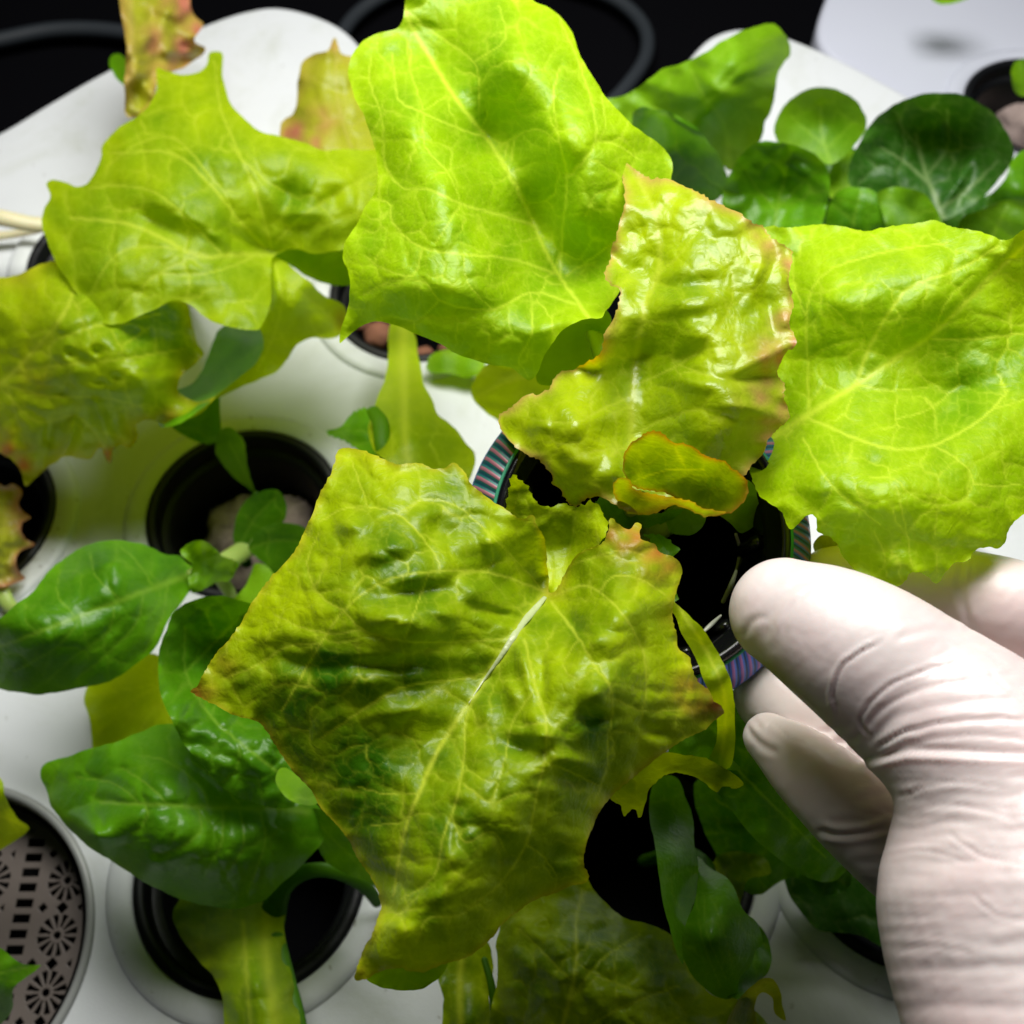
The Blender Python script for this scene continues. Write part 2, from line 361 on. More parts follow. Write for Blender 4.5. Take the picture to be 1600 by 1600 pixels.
POTS = {'mid': (383, 802), 'left': (-66, 812), 'back': (650, 462), 'backleft': (177, 412), 'lowleft': (392, 1368), 'low': (1000, 1345), 'lowright': (1412, 1330)}
def tray(name, outline, holes, z, mat, label, group, ringmat=None, depth=1.6):
    """outline in photo pixels at height z, laid out as a real slab; holes are world circles"""
    O = W3(*crom(outline, 6).T, z)[:, :2]
    cen = O.mean(0)
    area = .5*np.sum(O[:, 0]*np.roll(O[:, 1], -1)-np.roll(O[:, 0], -1)*O[:, 1])
    if area < 0: O = O[::-1]
    T = np.roll(O, -1, 0)-np.roll(O, 1, 0); T /= np.linalg.norm(T, axis=1)[:, None]; N = np.stack([T[:, 1], -T[:, 0]], 1)
    root = empty(name, (cen[0], cen[1], z), label, 'tray', group)
    loops = [[Vector((*p, 0)) for p in O-N*.3]]
    a = np.linspace(0, 2*np.pi, 72, endpoint=False); 
    for hx, hy, *rh in holes:
        rh = rh[0] if rh else 2.66
        loops.append([Vector((hx+rh*math.cos(t), hy+rh*math.sin(t), 0)) for t in a[::-1]])
    tri = tessellate_polygon(loops); Vs = np.array([v[:] for l in loops for v in l]); Vs[:, 2] = z
    n0 = len(O); V = [Vs]; F = [tuple(t) for t in tri]
    # fix winding upward
    F2 = []
    for t in F:
        p, q, r = Vs[t[0]], Vs[t[1]], Vs[t[2]]
        F2.append(t if np.cross(q-p, r-p)[2] > 0 else t[::-1])
    base = len(Vs); rows = [np.arange(n0)]
    for k in range(1, 6):
        an = k/5*math.pi/2; rr = -.3+.3*math.sin(an); zz = z-.3+.3*math.cos(an)
        V.append(np.c_[O+N*rr, np.full(n0, zz)]); rows.append(base+np.arange(n0)); base += n0
    V.append(np.c_[O, np.full(n0, z-depth)]); rows.append(base+np.arange(n0)); base += n0
    for r0, r1 in zip(rows[:-1], rows[1:]):
        for i in range(n0): j = (i+1) % n0; F2.append((r1[i], r1[j], r0[j], r0[i]))
    Vall = np.concatenate(V)
    o = add_mesh('deck', local(root, Vall), F2, mat, root)
    try:
        o.data.set_sharp_from_angle(angle=math.radians(30))
    except Exception: pass
    for hx, hy, *rh in holes:
        if rh: continue
        V_, F_ = lathe([(2.66, -.35), (2.66, .10), (2.70, .14), (3.10, .13), (3.22, .10), (3.28, .02), (3.30, -.05)], 96, (hx, hy, z))
        add_mesh('hole_collar', local(root, V_), F_[:, ::-1], ringmat or mat, root)
    return root
PW = {k: W3(px, py, 0)[:2] for k, (px, py) in POTS.items()}
tray1 = tray('growing_tray', [(-420, 330), (-150, 270), (-10, 208), (80, 155), (150, 115), (230, 75), (320, 35), (380, 15), (430, 8), (490, 20), (540, 45), (580, 90), (640, 180), (760, 320), (900, 480), (1050, 620), (1250, 760), (1500, 900), (1900, 1080), (1900, 1900), (900, 2000), (-500, 1900), (-700, 1000)],
     [PW[k] for k in POTS]+[(*W3(-112, 1478, .0)[:2], 3.55)], 0, M_white, 'large white tray with round planting holes filling the left and lower photo', 'white growing trays')
t2hole = []
tray2 = tray('growing_tray', [(1075, 90), (1110, 55), (1150, 42), (1200, 46), (1260, 66), (1330, 98), (1430, 152), (1530, 205), (1700, 300), (1900, 430), (2000, 700), (1800, 980), (1600, 900), (1350, 760), (1120, 640), (1010, 480), (1000, 300), (1030, 170)],
     t2hole, -.02, M_white, 'white rounded tray under the dark green rosette at upper right', 'white growing trays')
pr = W3(1622, 172, -1.0)[:2]
tray3 = tray('growing_tray', [(1278, 60), (1292, -10), (1330, -70), (1500, -160), (2100, -150), (2300, 200), (2000, 470), (1800, 380), (1600, 270), (1430, 175), (1330, 115)],
     [pr], -1.0, M_white2, 'bluish grey tray in the far upper right corner', 'white growing trays', depth=1.2)

def net_pot(x, y, z, label, mat=M_blackmat, rot=(0, 0, 0), group='black net pots set in the trays'):
    r = empty('net_pot', (x, y, z), label, 'net pot', group, rot)
    V_, F_ = lathe([(2.45, -.5), (2.62, -.02), (2.64, .12), (2.60, .17), (2.42, .17), (2.36, .10), (2.34, -.35)])
    add_mesh('rim', V_, F_, mat, r)
    V_, F_ = lathe([(2.34, -.35), (2.14, -.40), (2.10, -.50), (1.98, -1.8), (1.80, -4.2)])
    add_mesh('wall', V_, F_, mat, r)
    V_, F_ = lathe([(1.80, -4.2), (1.2, -4.25), (.02, -4.25)], 48)
    add_mesh('base', V_, F_, M_table, r)
    return r
plab = {'mid': 'black net pot holding a fibre plug, left of the central leaf', 'left': 'black net pot cut by the left photo edge', 'back': 'black net pot under the bright top leaf',
        'backleft': 'black net pot hidden beneath the broad upper left leaf', 'lowleft': 'black net pot showing either side of a thick stem at lower left',
        'low': 'black net pot beside the folded dark leaf below the hand', 'lowright': 'black net pot in the shade under the wrist'}
for k in POTS: net_pot(PW[k][0], PW[k][1], 0.0, plab[k])
net_pot(pr[0], pr[1], -1.0, 'black net pot in the far upper right tray')

def blob(name, c, r, mat, label, cat, seed, amp=.25, fl=.7, group=None, seg=64):
    th = np.linspace(0, np.pi, seg//2+1)[1:-1]; ph = np.linspace(0, 2*np.pi, seg, endpoint=False); R = Noise(seed)
    V = [[0, 0, 1]]; 
    for t in th:
        for p in ph: V.append([math.sin(t)*math.cos(p), math.sin(t)*math.sin(p), math.cos(t)])
    V.append([0, 0, -1]); V = np.array(V); n = len(ph)
    k = 1+amp*(R(V[:, 0]*2.2+9, V[:, 1]*2.2+V[:, 2])+.5*R(V[:, 0]*6+V[:, 2]*3, V[:, 1]*6+3)+.3*R(V[:, 0]*15+V[:, 2]*9, V[:, 1]*15+3)); V = V*k[:, None]*r; V[:, 2] *= fl
    F = [(0, 1+i, 1+(i+1) % n) for i in range(n)]
    for a in range(len(th)-1):
        for i in range(n): F.append((1+a*n+i, 1+(a+1)*n+i, 1+(a+1)*n+(i+1) % n, 1+a*n+(i+1) % n))
    F += [(len(V)-1, 1+(len(th)-1)*n+(i+1) % n, 1+(len(th)-1)*n+i) for i in range(n)]
    o = add_mesh(name, V, F, mat); o.location = Vector(c)*CM
    return tag(o, label, cat, group)
c = W3(402, 838, -1.5); blob('growing_plug', (c[0], c[1], -2.3), 1.75, M_plug, 'brownish fibre plug in the pot left of the central leaf', 'growing plug', 4, .16, .75)
c = W3(1625, 185, -3); blob('growing_plug', (c[0], c[1], -3.3), 1.7, M_plug, 'fibre plug in the far upper right pot', 'growing plug', 5, .16, .7)
for i, (px, py, rr, lb) in enumerate([(592, 524, .46, 'large reddish clay pebble just left of the pale stalk under the top leaf'), (562, 500, .34, 'small reddish clay pebble against the left rim of the back pot'),
        (662, 552, .38, 'brown clay pebble just right of the pale stalk under the top leaf'), (705, 548, .40, 'rightmost clay pebble peeping out under the bright top leaf')]):
    c = W3(px, py, -.9); blob('clay_pebble', (c[0], c[1], -.9-.12*(i % 3)), rr, M_clay, lb, 'pebble', 20+i, .14, .85, 'clay pebbles in the back pot', 24)

# hoses on the bench
def hose(pts, r, label):
    V, F = tube([list(W3(x, y, -8))+[r] for x, y in pts], seg=16)
    return tag(add_mesh('hose', V, F, M_hose), label, 'hose', 'grey hoses on the dark bench')
hose([(-120, 90), (0, 62), (90, 46), (190, 50), (300, 80), (400, 160)], .36, 'grey hose crossing the dark corner at upper left')
hose([(470, 200), (520, 80), (560, 20), (640, -25), (760, -50), (880, -30), (960, -2), (1005, 40), (1010, 85), (975, 140), (900, 210)], .34, 'grey hose looping behind the bright top leaf')

# strainer basket at lower left
bc = W3(-112, 1478, .0)
bk = empty('strainer_basket', (bc[0], bc[1], .05), 'perforated beige strainer in a grey rimmed bowl at lower left', 'basket')
V_, F_ = lathe([(3.30, -2.6), (3.42, -.2), (3.46, 0), (3.52, .06), (3.60, .06), (3.66, 0), (3.64, -.2), (3.55, -.9)], 128)
add_mesh('rim', V_, F_, M_rimgrey, bk)
V_, F_ = lathe([(3.32, -.2), (3.18, -4.8), (2.4, -5.6), (.02, -5.7)], 64); add_mesh('bowl', V_, F_[:, ::-1], M_black, bk)
# lattice: a sheet from floor up the wall with punched slots and flower rings
def lattice():
    n = 460; s = np.linspace(-3.45, 3.45, n); Xg, Yg = np.meshgrid(s, s)
    r = np.hypot(Xg, Yg); V = np.stack([Xg, Yg, -1.25-.10*(1-(r/3.4)**2)], -1).reshape(-1, 3); nu = n
    tc, sc = (Xg[:-1, :-1]+Xg[1:, 1:])/2, (Yg[:-1, :-1]+Yg[1:, 1:])/2; rc = np.hypot(tc, sc)
    u0 = W3(28, 1450, -1.2)[0]-bc[0]; per = 1.86; cu = (tc-u0+per*.25) % per-per*.25
    cf = cu-.93; cv = (sc+.2) % 1.24-.62
    rr = np.hypot(cf, cv); an = np.arctan2(cv, cf)
    petal = (rr > .17) & (rr < .47) & (np.abs(((an*12/(2*np.pi)) % 1)-.5) < .17+.32*rr); core = rr < .09
    slot = (np.abs(cu) < .21) & (((sc/.35) % 1) < .56)
    dia = (np.abs(cf)+np.abs((sc+.2+.62) % 1.24-.62)*1.0 < .15) | (np.abs(np.abs(cf)-.47)+np.abs((sc+.2+.62) % 1.24-.62) < .12)
    hole = ((petal | core | slot | dia) & (rc < 3.1)) | (rc > 3.42)
    ij = np.argwhere(~hole); i, j = ij[:, 0], ij[:, 1]
    F = np.stack([i*nu+j, i*nu+j+1, (i+1)*nu+j+1, (i+1)*nu+j], 1)
    used = np.unique(F); mp = -np.ones(len(V), int); mp[used] = np.arange(len(used))
    o = add_mesh('perforated_liner', V[used], mp[F], M_beige, bk)
    m = o.modifiers.new('thickness', 'SOLIDIFY'); m.thickness = .07*CM
lattice()

# ------------------------------------------------------------------ far and low plants first
def plant(x, y, z, label, name='lettuce_plant', cat='lettuce', group=None):
    c = W3(x, y, z); return empty(name, (c[0], c[1], z), label, cat, group)

# upper left lettuce
G = plant(177, 412, 0, 'broad pale green lettuce arching over the upper left pot', group='lettuce plants in the trays')
leaf(G, [(191, -50), (197, 75), (195, 131), (199, 180), (214, 182), (240, 156), (246, 130), (244, 109), (262, 112), (285, 108), (303, 96), (322, 75), (303, 64), (319, 37), (302, 22), (296, 0), (296, -50)],
     [(191, -50, 5), (300, -50, 4.2), (200, 180, 4.2), (300, 90, 3.6), (230, 60, 4.8)], M_brown, veins=[((7, 5), [(208, 200), (206, 100), (203, -50)])], step=3.5, quilt=.08, cell=34, fcell=14, wave=.4, big=.22, bigs=45, seed=11,
     red=[(285, 5, 38, .9), (245, 65, 26, .9), (285, 85, 34, 1), (305, 40, 22, 1)], edge=.5, tone=.6, label='tall narrow leaf with pinkish ruffled edge')
leaf(G, [(172, 90), (187, 86), (200, 100), (200, 135), (180, 123)], [(172, 90, 3), (200, 130, 3.2), (185, 100, 3)], M_dark, seed=12, big=.03, wave=.03)
leaf(G, [(442, 187), (456, 180), (463, 165), (463, 140), (466, 120), (474, 97), (495, 82), (512, 77), (523, 60), (532, 81), (546, 86), (600, 100), (640, 200), (620, 280), (560, 262), (500, 250), (439, 222)],
     [(442, 187, 3.2), (523, 60, 5.0), (600, 150, 4), (589, 236, 4), (487, 225, 4.2), (500, 130, 4.6)], M_brown, veins=[((4, 2), [(560, 262), (530, 170), (523, 70)])], quilt=.06, seed=13, tone=.75, wave=.12,
     red=[(500, 190, 26, .7), (458, 205, 24, 1), (523, 66, 14, .9), (492, 222, 16, .8)], edge=.3, label='bronze tinged leaf tip')
leaf(G, [(415, 385), (461, 378), (499, 386), (545, 372), (600, 372), (600, 440), (548, 447), (530, 446), (500, 441), (480, 432), (450, 412)], [(430, 390, 5.5), (540, 380, 5.4), (540, 445, 4.6), (480, 430, 4.8)], M_under, seed=14, tone=.25, big=.04, wave=.05)
leaf(G, [(244, 105), (262, 113), (285, 117), (308, 113), (322, 101), (328, 84), (345, 83), (347, 112), (352, 139), (364, 165), (382, 187), (405, 204), (424, 211), (454, 216), (484, 227), (506, 234), (532, 232), (562, 234), (600, 240), (660, 300), (640, 350), (570, 360), (555, 379), (532, 390), (499, 397), (461, 388), (440, 392), (426, 402), (424, 430), (420, 480), (404, 516), (390, 515), (367, 512), (340, 507), (315, 491), (292, 473), (270, 470), (240, 484), (210, 496), (187, 504), (161, 506), (146, 499), (131, 476), (112, 450), (90, 416), (73, 379), (64, 352), (67, 328), (78, 308), (75, 296), (71, 286), (82, 280), (97, 284), (124, 292), (146, 276), (157, 247), (161, 225), (180, 204), (210, 184), (232, 165), (245, 143)],
     [(335, 85, 5.2), (250, 110, 5.6), (300, 160, 6.7), (220, 260, 7.2), (300, 300, 7.6), (390, 300, 7.3), (150, 300, 6.7), (75, 290, 5.8), (70, 370, 6.2), (150, 400, 7.2), (150, 500, 6.5), (240, 420, 7.2), (290, 470, 6.8), (390, 512, 6.5), (350, 420, 6.8), (425, 392, 6.0), (440, 340, 6.6), (470, 260, 7.3), (520, 300, 7.2), (520, 385, 6.2), (600, 240, 6.4), (640, 340, 6.2)],
     M_matt, veins=[((6, 3), [(428, 398), (370, 398), (310, 400), (250, 370), (200, 350), (110, 340)]), ((4, 2), [(418, 392), (370, 340), (330, 290), (270, 240), (170, 240)]), ((3, 1.5), [(310, 398), (260, 420), (220, 450), (180, 490)]),
            ((3, 1.5), [(400, 400), (350, 420), (300, 430), (240, 430), (215, 470)]), ((3, 1.5), [(360, 225), (380, 250), (420, 285), (445, 300)]), ((3.5, 2), [(425, 390), (400, 300), (365, 220), (345, 170), (335, 95)]), ((3, 2), [(345, 395), (300, 350), (240, 300), (180, 290), (140, 295)]), ((3, 1.5), [(430, 380), (470, 340), (530, 300), (590, 270)]), ((2.5, 1.5), [(340, 290), (270, 215), (215, 225), (165, 262)]), ((3, 2), [(330, 400), (230, 385), (180, 400), (140, 460)])],
     step=3, quilt=.06, cell=58, fcell=18, big=.08, bigs=80, wave=.08, seed=15, tone=.52, bumps=[(450, 300, 20, 30, 10, -.3), (520, 310, 16, 20, 0, -.25), (470, 335, 22, 12, 0, .3), (260, 300, 60, 40, 20, .35), (350, 240, 40, 30, 20, .3), (250, 350, 50, 14, 25, -.3), (400, 385, 60, 14, 20, -.3), (330, 360, 70, 12, 30, .2)],
     spots=[(540, 280, 60, .35), (330, 270, 60, -.05), (455, 300, 30, -.4)], edge=0, label='broad smooth leaf with a notched tip', name='leaf')
leaf(G, [(400, 402), (431, 400), (461, 422), (484, 439), (506, 461), (536, 476), (541, 487), (537, 505), (532, 525), (517, 530), (491, 527), (465, 540), (450, 562), (431, 582), (405, 592), (379, 605), (330, 620), (345, 570), (380, 540), (392, 515), (385, 460)],
     [(420, 402, 5.4), (540, 487, 4.0), (532, 525, 3.8), (450, 480, 5.2), (400, 520, 4.2), (400, 590, 3.2), (440, 440, 5.8), (345, 600, 3)], M_matt, veins=[((4, 2), [(425, 402), (440, 450), (430, 520), (400, 580)]), ((2.5, 1.5), [(435, 430), (480, 465), (530, 505)]), ((2.5, 1.5), [(428, 405), (400, 450), (388, 500)])],
     quilt=.07, cell=40, seed=16, tone=.85, wave=.12, bumps=[(460, 480, 18, 14, 0, .25), (415, 470, 12, 40, 10, -.25), (432, 440, 10, 40, -10, .25)], red=[(537, 500, 16, .5)], label='yellow green side lobe hanging lower')
stem(G, [(425, 395, 5.2, 14), (380, 440, 3.5, 16), (300, 450, 1, 17), (190, 415, -1.5, 18)])
# left pale stalk
LS = plant(30, 350, 2, 'cream leaf stalk reaching in from the left edge', 'leaf_stalk', 'stalk')
stem(LS, [(-60, 330, 2.6, 15), (0, 340, 2.6, 14), (50, 350, 2.4, 13), (95, 352, 2.2, 12)], M_stemy, .8)
stem(LS, [(-60, 375, .5, 9), (20, 366, .5, 7), (60, 360, .7, 5)], M_stemy, .8)

# left edge lettuce
H = plant(-66, 700, 0, 'yellow green lettuce with red tipped ruffles at the left edge', group='lettuce plants in the trays')
leaf(H, [(266, 664), (290, 655), (310, 640), (343, 615), (343, 640), (343, 687), (322, 693), (296, 684)], [(270, 665, 2.5), (343, 620, 2.6), (325, 690, 2.0)], M_dark, veins=[((2, 1), [(275, 668), (310, 672), (340, 680)])], seed=20, tone=.75, big=.03, wave=.03)
leaf(H, [(384, 505), (402, 511), (412, 528), (411, 545), (400, 565), (382, 584), (356, 603), (343, 614), (326, 630), (300, 652), (277, 664), (250, 666), (255, 640), (275, 610), (300, 600), (318, 572), (330, 545), (338, 520), (356, 508)],
     [(384, 505, 4.8), (412, 535, 5.2), (382, 584, 4.9), (343, 612, 4.6), (277, 664, 4.6), (265, 630, 3.3), (310, 590, 2.9), (345, 545, 3.0), (350, 575, 3.6), (370, 525, 3.5)], M_dark, seed=21, tone=.75, big=.05, wave=.08, spots=[(345, 600, 40, .4), (375, 560, 25, -.2)], label='curled leaf edge showing its shaded hollow')
leaf(H, [(-60, 446), (0, 435), (22, 431), (49, 420), (67, 411), (84, 406), (96, 415), (140, 430), (200, 440), (250, 450), (289, 468), (298, 490), (302, 512), (306, 532), (319, 554), (300, 571), (282, 592), (277, 609), (288, 621), (312, 628), (340, 618), (326, 634), (300, 652), (277, 664), (262, 666), (240, 656), (214, 665), (217, 680), (202, 699), (187, 696), (176, 704), (172, 722), (163, 710), (157, 695), (142, 716), (124, 717), (101, 714), (86, 725), (71, 732), (56, 747), (40, 760), (34, 740), (22, 721), (7, 710), (-10, 704), (-60, 710)],
     [(-60, 450, 5.6), (60, 412, 5.6), (0, 560, 5.0), (100, 480, 6.8), (200, 520, 6.3), (290, 470, 4.6), (310, 550, 5.2), (230, 600, 5.8), (277, 609, 4.4), (262, 666, 4.2), (170, 720, 2.6), (150, 640, 5.0), (60, 660, 4.6), (40, 758, 2.4), (100, 710, 3.4), (210, 690, 3.4), (330, 622, 4.8), (-50, 700, 3), (100, 580, 6.0)],
     M_gloss, veins=[((6, 4), [(-60, 640), (0, 600), (60, 540), (100, 490), (120, 440)]), ((3, 2), [(20, 580), (100, 570), (200, 560), (290, 545)]), ((3, 2), [(0, 600), (80, 620), (150, 620), (240, 640)]), ((3, 2), [(0, 605), (60, 660), (120, 650), (165, 700)]), ((3, 2), [(60, 540), (150, 510), (250, 490)]), ((2.5, 1.5), [(10, 600), (40, 700)])],
     step=3, quilt=.06, cell=40, fcell=14, big=.08, bigs=50, wave=.2, seed=22, tone=.6, edge=.25, edgew=10, red=[(172, 715, 18, .9), (30, 730, 30, .8), (10, 700, 24, .7), (262, 662, 22, .6), (60, 590, 40, .15)],
     bumps=[(110, 552, 9, 7, 30, -.2), (150, 548, 9, 7, 30, -.2), (95, 615, 8, 7, 0, -.18), (155, 598, 9, 6, 0, -.15), (180, 590, 8, 6, 30, -.15), (110, 680, 10, 36, 20, .35), (75, 690, 9, 34, 10, -.3), (160, 660, 10, 36, -20, .35), (200, 665, 8, 30, -20, -.25)], spots=[(240, 500, 60, -.75), (60, 480, 50, .1)], label='crinkled leaf with red tips')
# left pot bronze leaf
HL = plant(-66, 812, 0, 'bronze crinkled seedling in the pot at the left edge', group='lettuce plants in the trays')
leaf(HL, [(-60, 740), (-10, 750), (7, 759), (20, 756), (35, 768), (30, 788), (36, 797), (50, 808), (34, 817), (33, 830), (42, 842), (58, 850), (40, 858), (28, 866), (24, 880), (30, 893), (40, 903), (22, 913), (0, 919), (-60, 925)],
     [(-60, 740, 1.6), (0, 760, 1.2), (50, 808, .8), (58, 850, .6), (40, 903, .4), (0, 840, 1.6), (-60, 900, 1.2)], M_brown, quilt=.09, cell=26, fcell=11, step=2.5, big=.12, bigs=30, wave=.15, seed=25, edge=.9, edgew=9, tone=.7)
stem(HL, [(0, 915, .6, 12), (14, 945, .4, 11), (30, 955, .2, 9)], M_stem)

# back lettuce: pale leaf standing from the pot below the top leaf
Q = plant(650, 470, 0, 'pale stalked lettuce leaf rising behind the central leaf', group='lettuce plants in the trays')
leaf(Q, [(740, 594), (752, 578), (770, 566), (811, 566), (850, 565), (940, 575), (930, 640), (860, 680), (800, 672), (777, 655), (755, 642), (736, 620)], [(740, 594, 4), (770, 570, 4.4), (870, 580, 4.2), (777, 646, 3.2)], M_matt, seed=31, tone=.8, veins=[((2.5, 1.5), [(745, 620), (790, 600), (860, 580)])], label='pale rounded leaf')
leaf(Q, [(586, 638), (560, 640), (545, 652), (536, 664), (524, 671), (511, 676), (530, 684), (549, 695), (575, 712), (600, 720), (612, 690), (605, 650)], [(590, 640, 4.2), (515, 676, 3.2), (600, 715, 4.4), (550, 670, 4.0)], M_dark, seed=32, ser=4, tone=.8, step=2.5, veins=[((2, 1), [(605, 690), (560, 672), (520, 677)])])
leaf(Q, [(612, 500), (632, 500), (650, 528), (654, 560), (661, 594), (676, 627), (687, 650), (710, 669), (729, 691), (742, 716), (725, 760), (627, 745), (609, 725), (586, 706), (576, 680), (580, 650), (590, 624), (601, 590), (607, 556)],
     [(620, 505, 2.0), (645, 505, 2.0), (630, 600, 4.6), (600, 600, 4.0), (665, 600, 4.1), (640, 680, 6.0), (580, 690, 5.4), (740, 716, 5.2), (690, 750, 5.6)], M_matt, veins=[((12, 8), [(630, 505), (630, 560), (632, 620), (633, 680), (640, 740)])], seed=33, tone=.72, big=.05, wave=.06, quilt=.03, label='spoon shaped leaf with broad pale midrib')
V, F = ptube([(583, 642, 5.6, 10), (594, 660, 5.7, 13), (598, 700, 5.7, 12), (606, 730, 5.5, 10)], flat=.5)
add_mesh('leaf_fold', local(Q, V), F, M_under, Q)  # small curled piece, also standing in for the fold's dark shadow
leaf(Q, [(670, 560), (705, 545), (760, 560), (740, 590), (700, 585), (668, 578)], [(670, 560, .6), (760, 560, .8), (700, 585, .5)], M_under, seed=34, tone=.3)

# romaine in the middle left pot
I = plant(395, 850, 0, 'dark green romaine seedling spreading from the middle left pot', 'romaine_plant', 'lettuce', 'lettuce plants in the trays')
leaf(I, [(336, 700), (341, 678), (352, 669), (369, 674), (382, 691), (386, 714), (390, 740), (396, 756), (402, 772), (392, 766), (375, 752), (352, 730)], [(350, 670, 2.3), (400, 770, .3), (340, 705, 1.9), (386, 710, 1.7)], M_mid, veins=[((2.5, 1.5), [(400, 768), (378, 730), (358, 690)])], seed=41, big=.02, wave=.02, step=2.5, quilt=.015, label='small spoon shaped seed leaf')
leaf(I, [(371, 855), (365, 834), (369, 807), (383, 785), (405, 770), (427, 765), (442, 777), (449, 800), (440, 819), (412, 826), (396, 840), (380, 856)], [(371, 855, 1.0), (405, 770, 2.2), (449, 800, 1.7), (412, 826, 1.3)], M_dark, veins=[((3, 1.5), [(374, 852), (395, 815), (430, 778)])], seed=42, tone=.35, big=.04, wave=.03, step=2.5, quilt=.03)
leaf(I, [(388, 858), (397, 834), (416, 821), (442, 817), (471, 823), (500, 840), (480, 890), (440, 905), (412, 878)], [(390, 856, 1.2), (442, 817, 2.0), (500, 840, 1.6), (430, 885, 1.0)], M_dark, veins=[((3, 1.5), [(392, 857), (430, 845), (490, 850)])], seed=43, tone=.3, big=.04, wave=.03, step=2.5, quilt=.03)
leaf(I, [(131, 1082), (150, 1060), (190, 1040), (240, 1020), (262, 1040), (275, 1100), (300, 1150), (262, 1140), (221, 1150), (180, 1168), (148, 1178), (142, 1130)], [(131, 1082, .8), (262, 1040, 1.6), (148, 1165, .7), (280, 1140, 1.2)], M_matt, veins=[((2.5, 1.5), [(270, 1060), (200, 1100), (150, 1150)]), ((2, 1.2), [(270, 1080), (230, 1120), (210, 1160)]), ((2, 1.2), [(240, 1070), (180, 1080), (140, 1090)])], seed=44, tone=.9, label='pale yellow lower leaf')
leaf(I, [(-90, 1010), (-50, 990), (0, 966), (30, 942), (56, 916), (86, 882), (120, 860), (150, 848), (180, 845), (210, 847), (232, 854), (259, 866), (281, 870), (292, 880), (312, 896), (300, 918), (285, 940), (262, 972), (247, 1006), (217, 1036), (180, 1059), (131, 1074), (75, 1084), (37, 1083), (0, 1076), (-60, 1050)],
     [(-90, 1020, 3.0), (0, 968, 5.2), (100, 870, 4.2), (180, 845, 4.0), (290, 895, 3.4), (160, 950, 5.2), (80, 1000, 5.4), (217, 1036, 4.0), (75, 1084, 3.6), (0, 1070, 3.6), (180, 880, 5.2)],
     M_dark, veins=[((7, 3), [(310, 893), (225, 924), (157, 950), (75, 982), (0, 1010), (-80, 1030)]), ((2.5, 1.5), [(225, 926), (215, 970), (170, 1020), (120, 1060)]), ((2.5, 1.5), [(180, 942), (170, 985), (110, 1030), (70, 1070)]), ((2.5, 1.5), [(130, 962), (90, 1010), (20, 1050)]),
            ((2.5, 1.5), [(262, 912), (255, 960), (225, 1020)]), ((2.5, 1.5), [(190, 938), (150, 900), (140, 860)]), ((2.5, 1.5), [(120, 965), (90, 930), (95, 890)]), ((2.5, 1.5), [(240, 918), (220, 885), (190, 855)]), ((2, 1.5), [(60, 988), (40, 970), (40, 945)])],
     step=3, quilt=.05, cell=60, fcell=18, big=.06, wave=.05, seed=45, tone=.45, tv=.3, bumps=[(170, 880, 60, 12, -20, .2)], spots=[(250, 990, 40, .35)], label='long pointed dark leaf with pale midrib')
stem(I, [(300, 896, 3.6, 9), (330, 890, 3.0, 15), (365, 870, 1.6, 17), (395, 850, .2, 16)], M_stem)
stem(I, [(400, 772, .3, 5), (385, 800, .2, 7), (378, 850, .1, 8), (385, 880, -.6, 9)], M_mid)
stem(I, [(345, 905, 1.4, 10), (360, 930, 1.0, 10), (352, 960, .5, 8)], M_stem)
leaf(I, [(281, 862), (300, 847), (319, 846), (334, 856), (347, 871), (372, 880), (360, 905), (337, 909), (319, 920), (300, 928), (294, 905), (300, 885)], [(281, 862, 4.0), (319, 846, 4.4), (360, 890, 3.0), (300, 925, 3.6)], M_mid, seed=46, ser=2, step=2.5, big=.1, bigs=30, wave=.15, tone=.6)
leaf(I, [(362, 940), (385, 915), (400, 880), (430, 900), (420, 940), (395, 960)], [(362, 940, 1.4), (400, 880, 1.6), (420, 940, 1.8)], M_mid, seed=47, step=2.5, tone=.8)
